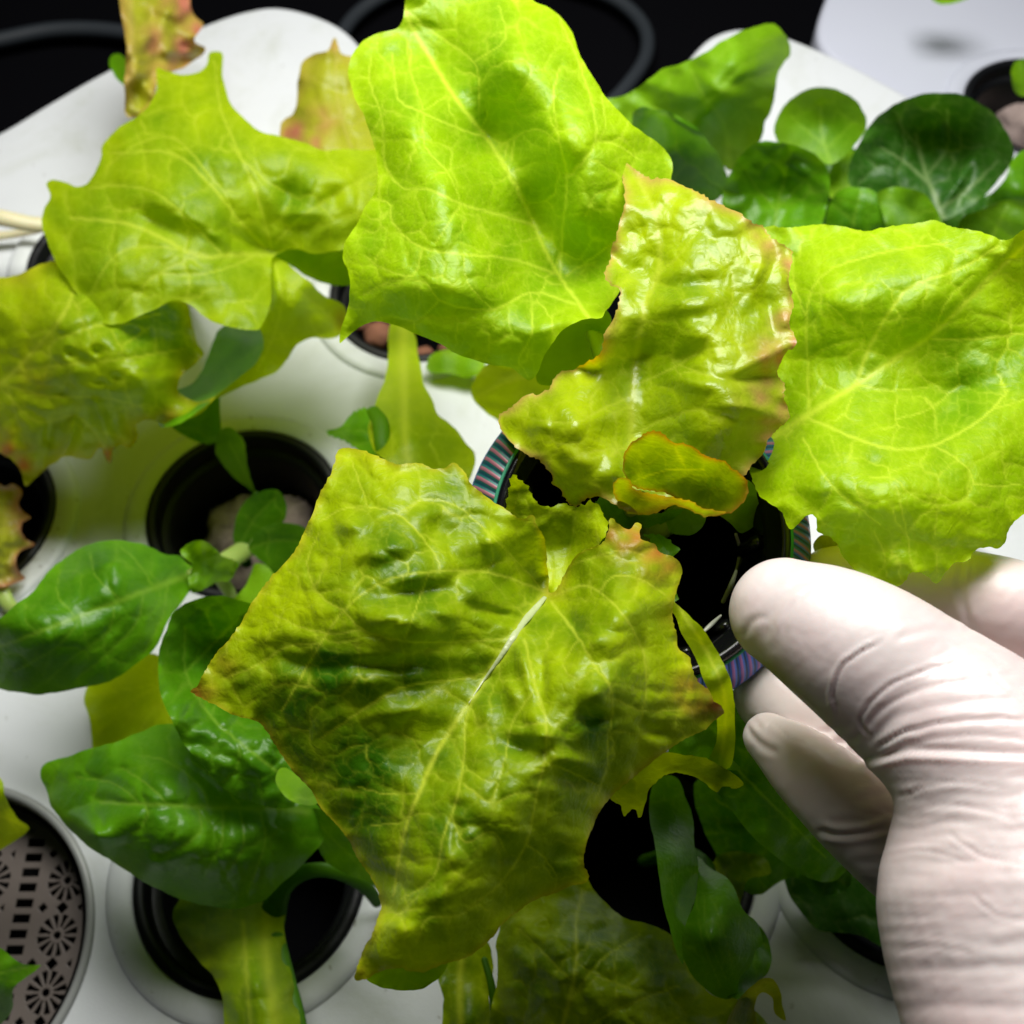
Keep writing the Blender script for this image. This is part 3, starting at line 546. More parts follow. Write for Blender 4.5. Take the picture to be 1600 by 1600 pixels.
leaf(I, [(62, 1210), (69, 1195), (97, 1184), (139, 1171), (180, 1160), (221, 1143), (247, 1134), (268, 1130), (300, 1135), (380, 1180), (450, 1230), (499, 1262), (504, 1290), (502, 1315), (484, 1341), (465, 1360), (442, 1379), (424, 1397), (405, 1411), (375, 1420), (330, 1416), (285, 1405), (247, 1390), (210, 1369), (176, 1345), (142, 1326), (112, 1300), (94, 1277), (81, 1259), (73, 1232)],
     [(62, 1210, 3.0), (140, 1170, 3.8), (268, 1130, 3.6), (250, 1220, 5.0), (337, 1262, 4.4), (157, 1255, 4.2), (150, 1310, 4.6), (230, 1360, 4.0), (112, 1300, 3.2), (176, 1345, 2.8), (285, 1405, 2.3), (375, 1418, 2.2), (350, 1340, 4.3), (442, 1379, 3.0), (499, 1265, 3.2), (420, 1300, 4.2)],
     M_dark, veins=[((9, 3), [(480, 1268), (431, 1264), (337, 1262), (262, 1258), (157, 1254)]), ((3, 1.5), [(311, 1261), (312, 1300), (277, 1326), (240, 1335)]), ((3, 1.5), [(349, 1262), (345, 1319), (319, 1367)]), ((3, 1.5), [(375, 1263), (380, 1319), (360, 1360)]), ((3, 1.5), [(229, 1258), (229, 1281), (202, 1307)]),
            ((3, 1.5), [(405, 1264), (415, 1310), (400, 1360), (385, 1400)]), ((3, 1.5), [(325, 1261), (315, 1232), (255, 1187), (210, 1180)]), ((3, 1.5), [(262, 1257), (230, 1225), (190, 1200)]), ((2.5, 1.5), [(220, 1256), (180, 1225), (120, 1215)]), ((2.5, 1.5), [(380, 1263), (340, 1220), (300, 1190)])],
     step=3, quilt=.085, cell=70, fcell=20, big=.05, wave=.07, seed=48, tone=.5, tv=.3, bumps=[(150, 1305, 70, 18, 35, .35), (330, 1320, 12, 40, 5, -.2), (390, 1340, 12, 40, 5, -.15)], spots=[(150, 1300, 60, .25), (465, 1330, 40, .3)], label='broad glossy dark leaf with ladder of pale veins')
leaf(I, [(285, 946), (311, 935), (337, 931), (367, 934), (395, 946), (430, 980), (440, 1040), (450, 1110), (480, 1180), (510, 1245), (495, 1251), (465, 1259), (435, 1262), (405, 1258), (375, 1247), (345, 1225), (311, 1191), (285, 1157), (270, 1127), (255, 1097), (249, 1070), (246, 1040), (251, 1012), (258, 985), (266, 965)],
     [(285, 946, 6.0), (337, 931, 6.2), (400, 950, 5.6), (249, 1060, 6.2), (262, 985, 6.2), (330, 1000, 4.2), (370, 1040, 4.0), (300, 1040, 4.8), (285, 1150, 6.0), (311, 1190, 5.6), (375, 1180, 6.0), (375, 1247, 5.0), (470, 1255, 5.0), (440, 1130, 5.2), (300, 1100, 6.0)],
     M_dark, veins=[((4, 2), [(480, 1240), (400, 1180), (330, 1120), (290, 1050), (290, 980)]), ((2.5, 1.5), [(330, 1120), (350, 1060), (380, 1020)]), ((2.5, 1.5), [(375, 1160), (370, 1200), (345, 1225)]), ((2.5, 1.5), [(290, 1050), (330, 1010), (380, 960)])],
     step=3, quilt=.10, cell=42, fcell=15, big=.12, bigs=50, wave=.10, seed=49, tone=.42, tv=.3, spots=[(255, 1050, 22, .35), (350, 990, 60, -.3)], label='cupped dark leaf with a hollow centre')
leaf(I, [(431, 1215), (440, 1200), (462, 1210), (485, 1230), (502, 1250), (480, 1260), (455, 1250), (438, 1235)], [(431, 1215, 6.0), (500, 1250, 5.4), (450, 1210, 5.8), (465, 1255, 6.2)], M_mid, seed=50, step=2.5, tone=.5)
leaf(I, [(470, 1262), (520, 1270), (560, 1310), (600, 1360), (610, 1400), (585, 1384), (545, 1366), (512, 1350), (500, 1330), (490, 1300)], [(480, 1262, 3.2), (540, 1300, 4), (600, 1390, 2.6), (505, 1340, 2.6)], M_dark, seed=51, tone=.4, veins=[((2.5, 1), [(490, 1280), (540, 1330), (595, 1385)])])

# lower left pot plant: thick stems
Lw = plant(392, 1400, 0, 'old lettuce stump with thick pale stems in the lower left pot', group='lettuce plants in the trays')
leaf(Lw, [(268, 1425), (290, 1395), (330, 1360), (400, 1350), (450, 1360), (450, 1400), (444, 1440), (447, 1475), (452, 1510), (461, 1544), (470, 1600), (480, 1660), (356, 1660), (350, 1600), (348, 1560), (335, 1530), (310, 1500), (285, 1470)],
     [(275, 1445, .4), (360, 1410, .8), (445, 1410, .4), (340, 1550, 1.6), (400, 1540, 3.3), (470, 1560, 1.6), (380, 1600, 2.7), (440, 1600, 3.0), (420, 1650, 3.2)], M_matt, veins=[((12, 14), [(420, 1410), (415, 1480), (425, 1560), (440, 1660)]), ((5, 5), [(380, 1440), (385, 1520), (395, 1640)])], seed=52, tone=.4, wave=.25, quilt=.05, label='broad ribbed leaf base')
stem(Lw, [(425, 1435, .6, 22), (440, 1385, 1.3, 18), (478, 1362, 1.8, 13), (525, 1362, 1.8, 12), (570, 1385, 1.2, 11), (590, 1410, .6, 9)], M_mid, .6, label='stem arching over the pot hole')
stem(Lw, [(432, 1470, 1.6, 14), (445, 1530, 1.8, 16), (462, 1600, 2.0, 17), (470, 1680, 2.0, 17)], M_mid, .6)

# basket lettuces
B1 = plant(-40, 1300, 1, 'green leaf tip poking over the basket rim', name='lettuce_plant', group='lettuce leaves in the basket')
leaf(B1, [(-80, 1180), (0, 1216), (9, 1244), (19, 1268), (32, 1282), (46, 1292), (36, 1306), (12, 1321), (-20, 1335), (-80, 1350)], [(-80, 1190, 3), (46, 1292, 1.6), (0, 1325, 1.2), (-80, 1350, 2), (-10, 1260, 3)], M_olive, seed=53, tone=.5, veins=[((3, 2), [(-80, 1270), (0, 1275), (40, 1292)])])
B2 = plant(-40, 1530, 1, 'dark green pointed leaf in the bottom left corner', name='lettuce_plant', group='lettuce leaves in the basket')
leaf(B2, [(-80, 1470), (0, 1479), (22, 1497), (42, 1506), (66, 1508), (41, 1526), (22, 1545), (18, 1575), (-5, 1605), (-80, 1640)], [(-80, 1480, 2.6), (66, 1508, 1.4), (0, 1600, 1.2), (-20, 1530, 2.6)], M_dark, seed=54, tone=.45, veins=[((3, 2), [(-80, 1540), (0, 1520), (60, 1509)])])

# upper right plants
J = plant(1180, 330, 0, 'light green lettuce with one large twisted leaf at upper right', group='lettuce plants in the trays')
leaf(J, [(930, 160), (968, 150), (1000, 135), (1030, 112), (1067, 97), (1105, 82), (1127, 64), (1157, 49), (1187, 40), (1210, 39), (1225, 51), (1232, 64), (1235, 86), (1225, 98), (1216, 110), (1214, 131), (1208, 161), (1195, 191), (1191, 214), (1170, 245), (1142, 268), (1112, 240), (1037, 200), (960, 190)],
     [(940, 170, 4.6), (1050, 105, 6.0), (1200, 40, 5.2), (1235, 85, 4.6), (1190, 200, 4.4), (1140, 260, 3.6), (1120, 150, 6.6), (1040, 190, 4.8), (1180, 90, 6.8)], M_mid, veins=[((6, 3), [(1140, 262), (1130, 190), (1100, 150), (1080, 110)]), ((4, 2), [(1075, 178), (1120, 150), (1170, 125), (1215, 110)]), ((2.5, 1.5), [(1120, 150), (1150, 110), (1200, 85)]), ((2.5, 1.5), [(1130, 200), (1160, 170), (1200, 150)]), ((2.5, 1.5), [(1040, 180), (1010, 160), (990, 150)])],
     seed=61, tone=.95, step=3.5, big=.12, bigs=70, wave=.12, spots=[(1180, 230, 60, .4)], bumps=[(1190, 60, 60, 18, -20, .3)], label='large twisted leaf with rolled edge')
leaf(J, [(988, 178), (1003, 168), (1022, 170), (1056, 180), (1090, 202), (1116, 232), (1131, 259), (1137, 277), (1132, 298), (1118, 314), (1090, 318), (1049, 300), (1000, 250)],
     [(988, 178, 6.0), (1056, 180, 6.3), (1116, 232, 6.0), (1137, 280, 5.2), (1050, 240, 4.2), (1090, 290, 4.2), (1010, 220, 4.8)], M_dark, seed=62, tone=.12, step=3, spots=[(1040, 185, 30, .3)], bumps=[(1060, 192, 60, 9, 32, .3)], label='dark leaf curling over itself')
K = plant(1440, 330, 0, 'dark green spoon leaved rosette at upper right', 'rosette_plant', 'leafy plant', 'lettuce plants in the trays')
leaf(K, [(1540, 320), (1570, 280), (1583, 250), (1620, 225), (1680, 220), (1680, 330), (1600, 322), (1550, 335)], [(1540, 320, 2.6), (1620, 225, 3.6), (1680, 320, 3.0), (1590, 290, 3.6)], M_dark, seed=63, tone=.5, big=.04)
leaf(K, [(1500, 345), (1536, 326), (1562, 314), (1590, 312), (1640, 322), (1640, 390), (1500, 390)], [(1500, 345, 3), (1570, 312, 3.9), (1640, 380, 3.3)], M_mid, seed=64, tone=.4, big=.04, veins=[((4, 2), [(1540, 390), (1560, 350), (1575, 320)])])
leaf(K, [(1150, 330), (1200, 250), (1260, 240), (1300, 225), (1350, 240), (1400, 290), (1500, 320), (1560, 300), (1640, 330), (1640, 420), (1150, 420)], [(1150, 330, 1.2), (1300, 230, 1.6), (1400, 290, 2.2), (1640, 340, 1.4), (1400, 400, 1)], M_deep, seed=72, tone=.3, wave=.3, big=.2, label='low leaves filling the heart of the rosette')
leaf(K, [(1290, 300), (1300, 262), (1310, 245), (1335, 236), (1345, 260), (1340, 300), (1320, 315)], [(1290, 300, 2.4), (1335, 240, 3.0), (1330, 310, 2.6)], M_under, seed=73, tone=.1, big=.03)
stem(K, [(1452, 300, 3.4, 9), (1330, 262, 2.6, 11), (1305, 270, 1.8, 12), (1310, 300, .6, 12)], M_stem)
leaf(K, [(1212, 217), (1214, 187), (1229, 161), (1255, 142), (1285, 136), (1319, 144), (1343, 163), (1355, 187), (1352, 206), (1332, 232), (1296, 256), (1262, 246), (1225, 228)], [(1212, 217, 3.6), (1285, 136, 4.9), (1355, 187, 4.6), (1296, 255, 3.4), (1290, 190, 3.7)], M_mid, veins=[((4, 2), [(1298, 254), (1285, 215), (1282, 165)]), ((2.5, 1.5), [(1290, 235), (1320, 205), (1340, 185)]), ((2.5, 1.5), [(1286, 225), (1255, 200), (1235, 180)])], seed=65, tone=.45, big=.03, wave=.03, quilt=.03, label='smooth round light green leaf')
leaf(K, [(1330, 292), (1327, 262), (1337, 232), (1356, 199), (1382, 172), (1420, 154), (1461, 145), (1502, 148), (1536, 165), (1562, 187), (1579, 217), (1583, 244), (1562, 277), (1540, 304), (1514, 326), (1484, 340), (1462, 342), (1430, 325), (1380, 315)],
     [(1330, 290, 3.6), (1356, 199, 5.0), (1461, 145, 6.3), (1562, 187, 6.0), (1583, 244, 5.5), (1470, 340, 3.6), (1446, 270, 3.9), (1400, 240, 4.3), (1520, 240, 4.3), (1455, 210, 4.2)], M_deep, veins=[((6, 3.5), [(1476, 345), (1461, 307), (1446, 270), (1431, 210)]), ((4, 2), [(1455, 290), (1410, 250), (1375, 230)]), ((4, 2), [(1470, 325), (1520, 290), (1560, 250)]), ((3, 2), [(1448, 275), (1480, 230), (1480, 170)]), ((3, 2), [(1435, 230), (1410, 200), (1400, 175)])],
     seed=66, tone=.4, step=3, big=.06, wave=.05, quilt=.06, bumps=[(1500, 280, 10, 40, 30, .3), (1475, 215, 12, 40, -5, .22)], label='large round dark leaf with pale branching midrib')
leaf(K, [(1289, 349), (1296, 319), (1319, 296), (1356, 294), (1375, 311), (1386, 349), (1388, 400), (1285, 400)], [(1289, 349, 4.4), (1340, 294, 4.8), (1386, 349, 4.2), (1330, 390, 3.6)], M_dark, seed=67, tone=.5, big=.05, veins=[((3, 2), [(1330, 400), (1335, 340), (1345, 300)]), ((2, 1.5), [(1333, 350), (1310, 325), (1300, 320)])])
leaf(K, [(1369, 304), (1386, 292), (1431, 296), (1457, 315), (1474, 349), (1480, 400), (1410, 400), (1379, 336)], [(1369, 304, 4.8), (1431, 296, 5.2), (1474, 349, 4.6), (1410, 390, 4.2)], M_mid, seed=68, tone=.15, big=.04, quilt=.02)
leaf(K, [(1127, 320), (1131, 295), (1142, 268), (1161, 241), (1184, 223), (1210, 220), (1247, 229), (1277, 244), (1293, 262), (1297, 292), (1292, 326), (1281, 360), (1270, 400), (1180, 400), (1150, 350)], [(1127, 311, 4.6), (1142, 262, 5.8), (1200, 221, 6.2), (1280, 246, 6.0), (1297, 300, 5.4), (1230, 290, 4.6), (1270, 380, 4.6), (1190, 370, 4.2)], M_dark, veins=[((4, 2), [(1210, 400), (1212, 340), (1225, 280), (1235, 235)]), ((2.5, 1.5), [(1214, 330), (1180, 290), (1165, 265)]), ((2.5, 1.5), [(1220, 320), (1260, 280), (1280, 265)])], seed=69, tone=.5, big=.10, bigs=50, step=3, quilt=.07, spots=[(1215, 330, 40, .45), (1200, 240, 45, -.25)], label='cupped glossy spoon leaf')
N3 = plant(1622, 172, -1, 'tiny green leaf at the far right edge above its plug', 'seedling', 'seedling')
leaf(N3, [(1580, 120), (1583, 100), (1600, 90), (1640, 88), (1650, 140), (1610, 150), (1590, 146)], [(1580, 120, 1), (1640, 88, 1.6), (1610, 150, .6)], M_mid, seed=70, tone=.4, big=.02)
stem(N3, [(1610, 148, .6, 5), (1618, 165, -1, 5), (1622, 180, -2.4, 6)], M_stem)
leaf(N3, [(1450, -20), (1490, -30), (1520, -10), (1500, 4), (1465, 5)], [(1450, -20, 1.5), (1520, -10, 1.6), (1465, 5, 1.5)], M_mid, seed=71)
#PART3
# ------------------------------------------------------------------ lower centre plants
Lc = plant(1000, 1345, 0, 'shaded lettuce with a crinkled leaf cut by the bottom edge', group='lettuce plants in the trays')
leaf(Lc, [(775, 1480), (779, 1462), (786, 1425), (805, 1395), (860, 1365), (905, 1352), (926, 1390), (950, 1416), (980, 1435), (1017, 1446), (1044, 1456), (1062, 1484), (1078, 1515), (1094, 1537), (1116, 1555), (1150, 1562), (1200, 1600), (1210, 1680), (770, 1680), (765, 1600), (776, 1530)],
     [(777, 1465, 4.6), (867, 1394, 5.0), (950, 1416, 4.4), (1062, 1484, 4.2), (880, 1480, 6.0), (960, 1520, 6.0), (1000, 1640, 5.0), (1180, 1620, 4.0), (800, 1620, 4.2)],
     M_olive, veins=[((6, 4), [(860, 1680), (880, 1600), (900, 1510), (900, 1440), (910, 1390)]), ((3, 2), [(880, 1580), (940, 1500), (1000, 1460)]), ((3, 2), [(870, 1640), (960, 1580), (1060, 1540)]), ((3, 2), [(890, 1530), (840, 1480), (810, 1450)])], step=3, quilt=.10, cell=48, fcell=16, big=.18, bigs=60, wave=.15, seed=81, tone=.45,
     bumps=[(850, 1450, 14, 12, 0, -.3), (935, 1455, 25, 12, -30, -.25)], spots=[(830, 1440, 35, .3)], label='crinkled leaf with blisters')
leaf(Lc, [(684, 1500), (720, 1480), (762, 1470), (770, 1500), (765, 1560), (772, 1620), (774, 1680), (684, 1680), (690, 1620), (692, 1560)], [(684, 1500, 3.6), (762, 1475, 3.8), (770, 1600, 3.2), (730, 1600, 4.0), (690, 1600, 3.4)], M_olive, veins=[((8, 8), [(722, 1480), (718, 1560), (725, 1680)])], seed=82, tone=.35, label='flat stalk')
stem(Lc, [(757, 1500, 4.0, 5), (768, 1540, 4.0, 6), (775, 1600, 3.8, 7), (785, 1660, 3.6, 8)], M_mid)
leaf(Lc, [(1168, 1440), (1184, 1444), (1202, 1476), (1206, 1500), (1200, 1522), (1191, 1531), (1180, 1550), (1160, 1560), (1130, 1550), (1140, 1500)], [(1184, 1446, 4.2), (1204, 1510, 4.6), (1150, 1550, 5.2), (1140, 1500, 4.4)], M_dark, seed=83, tone=.5, step=2.5, wave=.2)
leaf(Lc, [(1120, 1660), (1135, 1600), (1142, 1582), (1157, 1559), (1184, 1533), (1204, 1528), (1217, 1544), (1225, 1575), (1230, 1596), (1211, 1585), (1207, 1560), (1190, 1549), (1181, 1562), (1180, 1590), (1192, 1660)],
     [(1142, 1582, 5.6), (1190, 1530, 6.0), (1220, 1560, 5.0), (1229, 1594, 4.6), (1182, 1570, 4.8), (1150, 1650, 5.0)], M_olive, seed=84, tone=.6, step=2.5, wave=.1, edge=.2, label='curly hooked leaf tip')
RD = plant(1060, 1345, 0, 'smooth dark green leaf folded lengthwise beside the wrist', 'romaine_plant', 'lettuce', 'lettuce plants in the trays')
leaf(RD, [(1120, 1362), (1140, 1375), (1160, 1420), (1186, 1447), (1192, 1476), (1181, 1484), (1172, 1510), (1157, 1529), (1150, 1553), (1139, 1560), (1116, 1556), (1090, 1534), (1070, 1506), (1062, 1480), (1070, 1445), (1086, 1405), (1092, 1370), (1091, 1338), (1104, 1352)],
     [(1091, 1340, 5.0), (1066, 1490, 5.9), (1130, 1380, 6.2), (1190, 1460, 5.6), (1139, 1560, 5.2), (1110, 1470, 6.7)], M_dark, veins=[((2, 1.5), [(1088, 1398), (1095, 1460), (1125, 1540)]), ((2, 1), [(1110, 1400), (1130, 1450), (1145, 1510)]), ((2, 1), [(1100, 1400), (1105, 1460), (1135, 1530)])], seed=85, tone=.55, quilt=.02, big=.03, wave=.03, step=3, label='right half of the folded leaf')
leaf(RD, [(1015, 1246), (1022, 1222), (1041, 1212), (1060, 1220), (1071, 1247), (1081, 1277), (1086, 1322), (1092, 1345), (1092, 1375), (1088, 1398), (1078, 1425), (1071, 1450), (1066, 1487), (1067, 1506), (1052, 1472), (1041, 1435), (1030, 1375), (1022, 1319), (1017, 1281)],
     [(1015, 1246, 5.4), (1041, 1213, 5.8), (1022, 1319, 6.6), (1052, 1472, 6.8), (1067, 1500, 6.5), (1090, 1380, 5.4), (1075, 1260, 5.6), (1055, 1340, 6.6)], M_dark, seed=86, tone=.5, quilt=.02, big=.03, wave=.02, step=3, label='left half of the folded leaf')
stem(RD, [(1105, 1375, 4.8, 14), (1100, 1350, 3, 14), (1060, 1330, 0, 14), (1010, 1345, -1.6, 14)], M_mid)
# shaded foliage under the fingers
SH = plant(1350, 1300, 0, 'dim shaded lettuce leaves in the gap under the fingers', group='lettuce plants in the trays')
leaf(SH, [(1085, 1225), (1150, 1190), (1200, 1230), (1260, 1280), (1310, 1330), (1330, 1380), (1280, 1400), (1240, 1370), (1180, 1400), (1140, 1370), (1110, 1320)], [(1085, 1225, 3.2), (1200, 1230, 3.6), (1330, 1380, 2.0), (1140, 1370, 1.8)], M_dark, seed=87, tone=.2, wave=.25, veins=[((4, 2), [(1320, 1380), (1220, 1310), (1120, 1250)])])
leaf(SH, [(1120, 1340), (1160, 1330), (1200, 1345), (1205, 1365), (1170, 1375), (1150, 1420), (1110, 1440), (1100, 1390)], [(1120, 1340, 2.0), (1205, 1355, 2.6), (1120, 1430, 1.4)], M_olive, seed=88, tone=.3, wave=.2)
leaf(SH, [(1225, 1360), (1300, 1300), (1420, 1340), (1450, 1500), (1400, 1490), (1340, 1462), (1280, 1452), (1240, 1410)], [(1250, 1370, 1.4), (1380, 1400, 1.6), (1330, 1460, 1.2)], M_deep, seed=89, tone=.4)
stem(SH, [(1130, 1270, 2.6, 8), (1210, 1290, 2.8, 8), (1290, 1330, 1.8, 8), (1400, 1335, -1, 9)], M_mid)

# ------------------------------------------------------------------ the pot in the hand
hc = W3(1003, 834, 10.6); ROT = (math.radians(18), math.radians(3), 0)
def band_mat():
    g = NT('iridescent_striped_band'); tc = g.n('TexCoord').outputs['Object']; sp = g.n('SeparateXYZ', ins={0: tc})
    ang = g.math('ARCTAN2', sp.outputs[1], sp.outputs[0]); rr = g.n('VectorMath', operation='LENGTH', ins={0: g.n('CombineXYZ', ins={'X': sp.outputs[0], 'Y': sp.outputs[1]}).outputs[0]}).outputs['Value']
    ph = g.math('ADD', g.math('MULTIPLY', ang, 100.0), g.math('MULTIPLY', rr, 1500.0))
    s = g.math('MULTIPLY_ADD', g.math('SINE', ph), .5, .5)
    wob = g.n('TexNoise', ins={'Vector': tc, 'Scale': 60.0}).outputs[0]
    hue = g.n('ValToRGB', ins={0: g.math('MULTIPLY_ADD', g.math('SINE', g.math('ADD', ang, 2.6)), .5, g.math('MULTIPLY', wob, 1.0), clamp=True)})
    e = hue.color_ramp.elements; e[0].color = (.006, .09, .08, 1); e[0].position = .2; e[1].color = (.04, .12, .50, 1); e[1].position = .8
    n_ = e.new(.5); n_.color = (.01, .10, .20, 1)
    ln = g.n('ValToRGB', ins={0: s}); e = ln.color_ramp.elements; e[0].position = .62; e[0].color = (0, 0, 0, 1); e[1].position = .82; e[1].color = (1, 1, 1, 1)
    dk = g.n('ValToRGB', ins={0: s}); e = dk.color_ramp.elements; e[0].position = .03; e[0].color = (1, 1, 1, 1); e[1].position = .25; e[1].color = (0, 0, 0, 1)
    col = g.mix(g.math('MULTIPLY', ln.outputs[0], .5), hue.outputs[0], (.50, .10, .16)); col = g.mix(g.math('MULTIPLY', dk.outputs[0], .8), col, (.004, .03, .05))
    p = g.n('BsdfPrincipled', ins={'Base Color': col, 'Metallic': .2, 'Roughness': .38, 'Normal': g.n('Bump', ins={'Strength': .5, 'Distance': .0004, 'Height': s}).outputs[0]})
    g.link(p.outputs[0], g.out.inputs[0]); return g.m
M_band = band_mat()
M_blue = plain('blue_edge', (.03, .10, .40), .35, metal=.3); M_green = plain('green_edge', (.02, .20, .10), .4, metal=.3)
hp = empty('net_pot', hc, 'black net pot with iridescent striped band held in the gloved fingers', 'net pot', None, ROT); hp.scale = (1.03, 1.03, 1.03)
V_, F_ = lathe([(2.70, -.42), (2.745, -.36), (2.76, -.30), (2.74, -.24)], 144); add_mesh('band_edge', V_, F_, M_blue, hp)
V_, F_ = lathe([(2.74, -.24), (2.66, -.10), (2.52, .02), (2.36, .10)], 144); add_mesh('striped_band', V_, F_, M_band, hp)
V_, F_ = lathe([(2.36, .10), (2.34, .115), (2.31, .11)], 144); add_mesh('inner_edge', V_, F_, M_green, hp)
V_, F_ = lathe([(2.31, .11), (2.28, .20), (2.20, .22), (2.14, .16), (2.12, -.1), (2.02, -.16), (1.98, -.3), (1.9, -1.4), (1.72, -3.8), (1.2, -3.9), (.02, -3.9)], 128); add_mesh('pot_wall', V_, F_, M_black, hp)
V_, F_ = lathe([(2.70, -.42), (2.3, -.45), (2.2, -.6), (1.86, -3.9), (1.2, -4.1), (.02, -4.1)], 96); add_mesh('outer_wall', V_, F_[:, ::-1], M_black, hp)
for k in range(16):
    a = k/16*2*math.pi; V = []
    for r_, z_ in ((1.97, -.35), (1.88, -1.4), (1.72, -3.6)):
        for da, dr in ((-.05, .02), (-.05, -.10), (.05, -.10), (.05, .02)): V.append([(r_+dr)*math.cos(a+da), (r_+dr)*math.sin(a+da), z_])
    F = [(i*4+j, i*4+(j+1) % 4, i*4+4+(j+1) % 4, i*4+4+j) for i in range(2) for j in range(4)]+[(3, 2, 1, 0), (8, 9, 10, 11)]
    add_mesh('rib', V, F, M_black, hp)
# a soaked plug inside, and pale root strands imitating wet highlights
c = W3(990, 850, 8.6); blob('growing_plug', (c[0], c[1], 7.6), 1.15, M_table, 'dark wet growing medium inside the held pot', 'growing plug', 8, .2, .5)

# ------------------------------------------------------------------ the lettuce in the held pot
L = plant(1000, 840, 9, 'large bright lettuce held up in its pot by the hand')
# stalk in front of the pot and inner small leaves
leaf(L, [(1030, 905), (1049, 935), (1066, 950), (1094, 980), (1124, 1021), (1140, 1060), (1147, 1100), (1147, 1150), (1140, 1200), (1108, 1195), (1120, 1150), (1119, 1105), (1102, 1064), (1086, 1028), (1066, 990), (1050, 955), (1025, 925)], [(1030, 905, 10.6), (1065, 955, 11.8), (1050, 955, 11.6), (1094, 980, 12.2), (1124, 1021, 12.1), (1086, 1028, 11.7), (1146, 1100, 11.3), (1119, 1105, 11.3), (1110, 1065, 12.1), (1125, 1195, 9.6)], M_matt, veins=[((5, 5), [(1035, 915), (1075, 970), (1105, 1020), (1128, 1070), (1134, 1120), (1125, 1200)])], seed=120, tone=.55, quilt=.02, big=.03, wave=.02, step=2.4, label='pale strap shaped stalk curving down in front of the pot')
leaf(L, [(925, 800), (940, 776), (960, 780), (1000, 800), (1040, 800), (1068, 796), (1050, 812), (1020, 822), (985, 828), (960, 830)], [(925, 800, 10.6), (1068, 796, 10.8), (985, 828, 10)], M_dark, seed=90, tone=.7, step=2.5, ser=2)
leaf(L, [(1040, 800), (1067, 794), (1103, 800), (1096, 822), (1088, 830), (1079, 835), (1062, 836), (1048, 832)], [(1050, 800, 10.6), (1100, 805, 10.8), (1060, 836, 10.2)], M_mid, seed=91, tone=.75, step=2.5, big=.03)
leaf(L, [(1120, 800), (1150, 780), (1166, 750), (1180, 760), (1183, 780), (1192, 806), (1176, 822), (1157, 834), (1142, 820)], [(1120, 800, 10.6), (1180, 750, 10.9), (1157, 834, 9.9)], M_under, seed=92, tone=.4, step=2.5, big=.03)
leaf(L, [(1040, 940), (1052, 925), (1020, 850), (1006, 836), (1036, 838), (1062, 861), (1052, 872), (1064, 885), (1052, 900), (1060, 940)], [(1040, 940, 11.0), (1062, 861, 11.0), (1006, 836, 10.8)], M_dark, seed=93, tone=.6, step=2.5, ser=4)
leaf(L, [(1270, 850), (1282, 835), (1300, 838), (1330, 870), (1350, 905), (1320, 900), (1280, 880)], [(1270, 850, 10), (1350, 905, 10), (1300, 838, 10.4)], M_brown, seed=94, tone=.2, step=2.5)  # coloured patch added for the yellow-green light on the index fingertip
for rp in ([(1150, 835, 9.8, 2.5), (1156, 858, 9.3, 2.5), (1153, 880, 9.0, 2), (1148, 898, 8.8, 1.5)], [(1130, 940, 9.2, 3.5), (1142, 915, 9.6, 4), (1150, 893, 9.8, 2.5)], [(1096, 990, 9.6, 2), (1112, 975, 9.6, 3.5), (1126, 962, 9.7, 1.8)], [(838, 745, 9.2, 5), (850, 730, 9.4, 6), (862, 748, 9.2, 4)]):
    stem(L, rp, M_root_glint, .7, name='root')  # pale strands put in as glossy highlights of the wet pot
# inner toothed leaf between D and the pot
leaf(L, [(790, 800), (792, 785), (796, 765), (800, 741), (812, 750), (824, 759), (832, 775), (842, 787), (862, 792), (880, 786), (901, 791), (920, 784), (934, 786), (941, 800), (950, 819), (945, 840), (931, 856), (912, 880), (890, 905), (870, 930), (848, 925), (830, 880), (800, 840)],
     [(800, 741, 11.6), (850, 850, 10.9), (862, 792, 11.4), (940, 800, 11.7), (945, 830, 11.8), (895, 850, 10.9), (865, 925, 10.9), (795, 800, 11.0)], M_olive, veins=[((2, 1.2), [(868, 925), (890, 860), (900, 800)]), ((2, 1.2), [(862, 915), (850, 850), (820, 780)])], seed=95, ser=5, tone=.68, step=2.5, quilt=.04, big=.05, bigs=60, wave=.1, label='inner leaf with toothed upper edge')
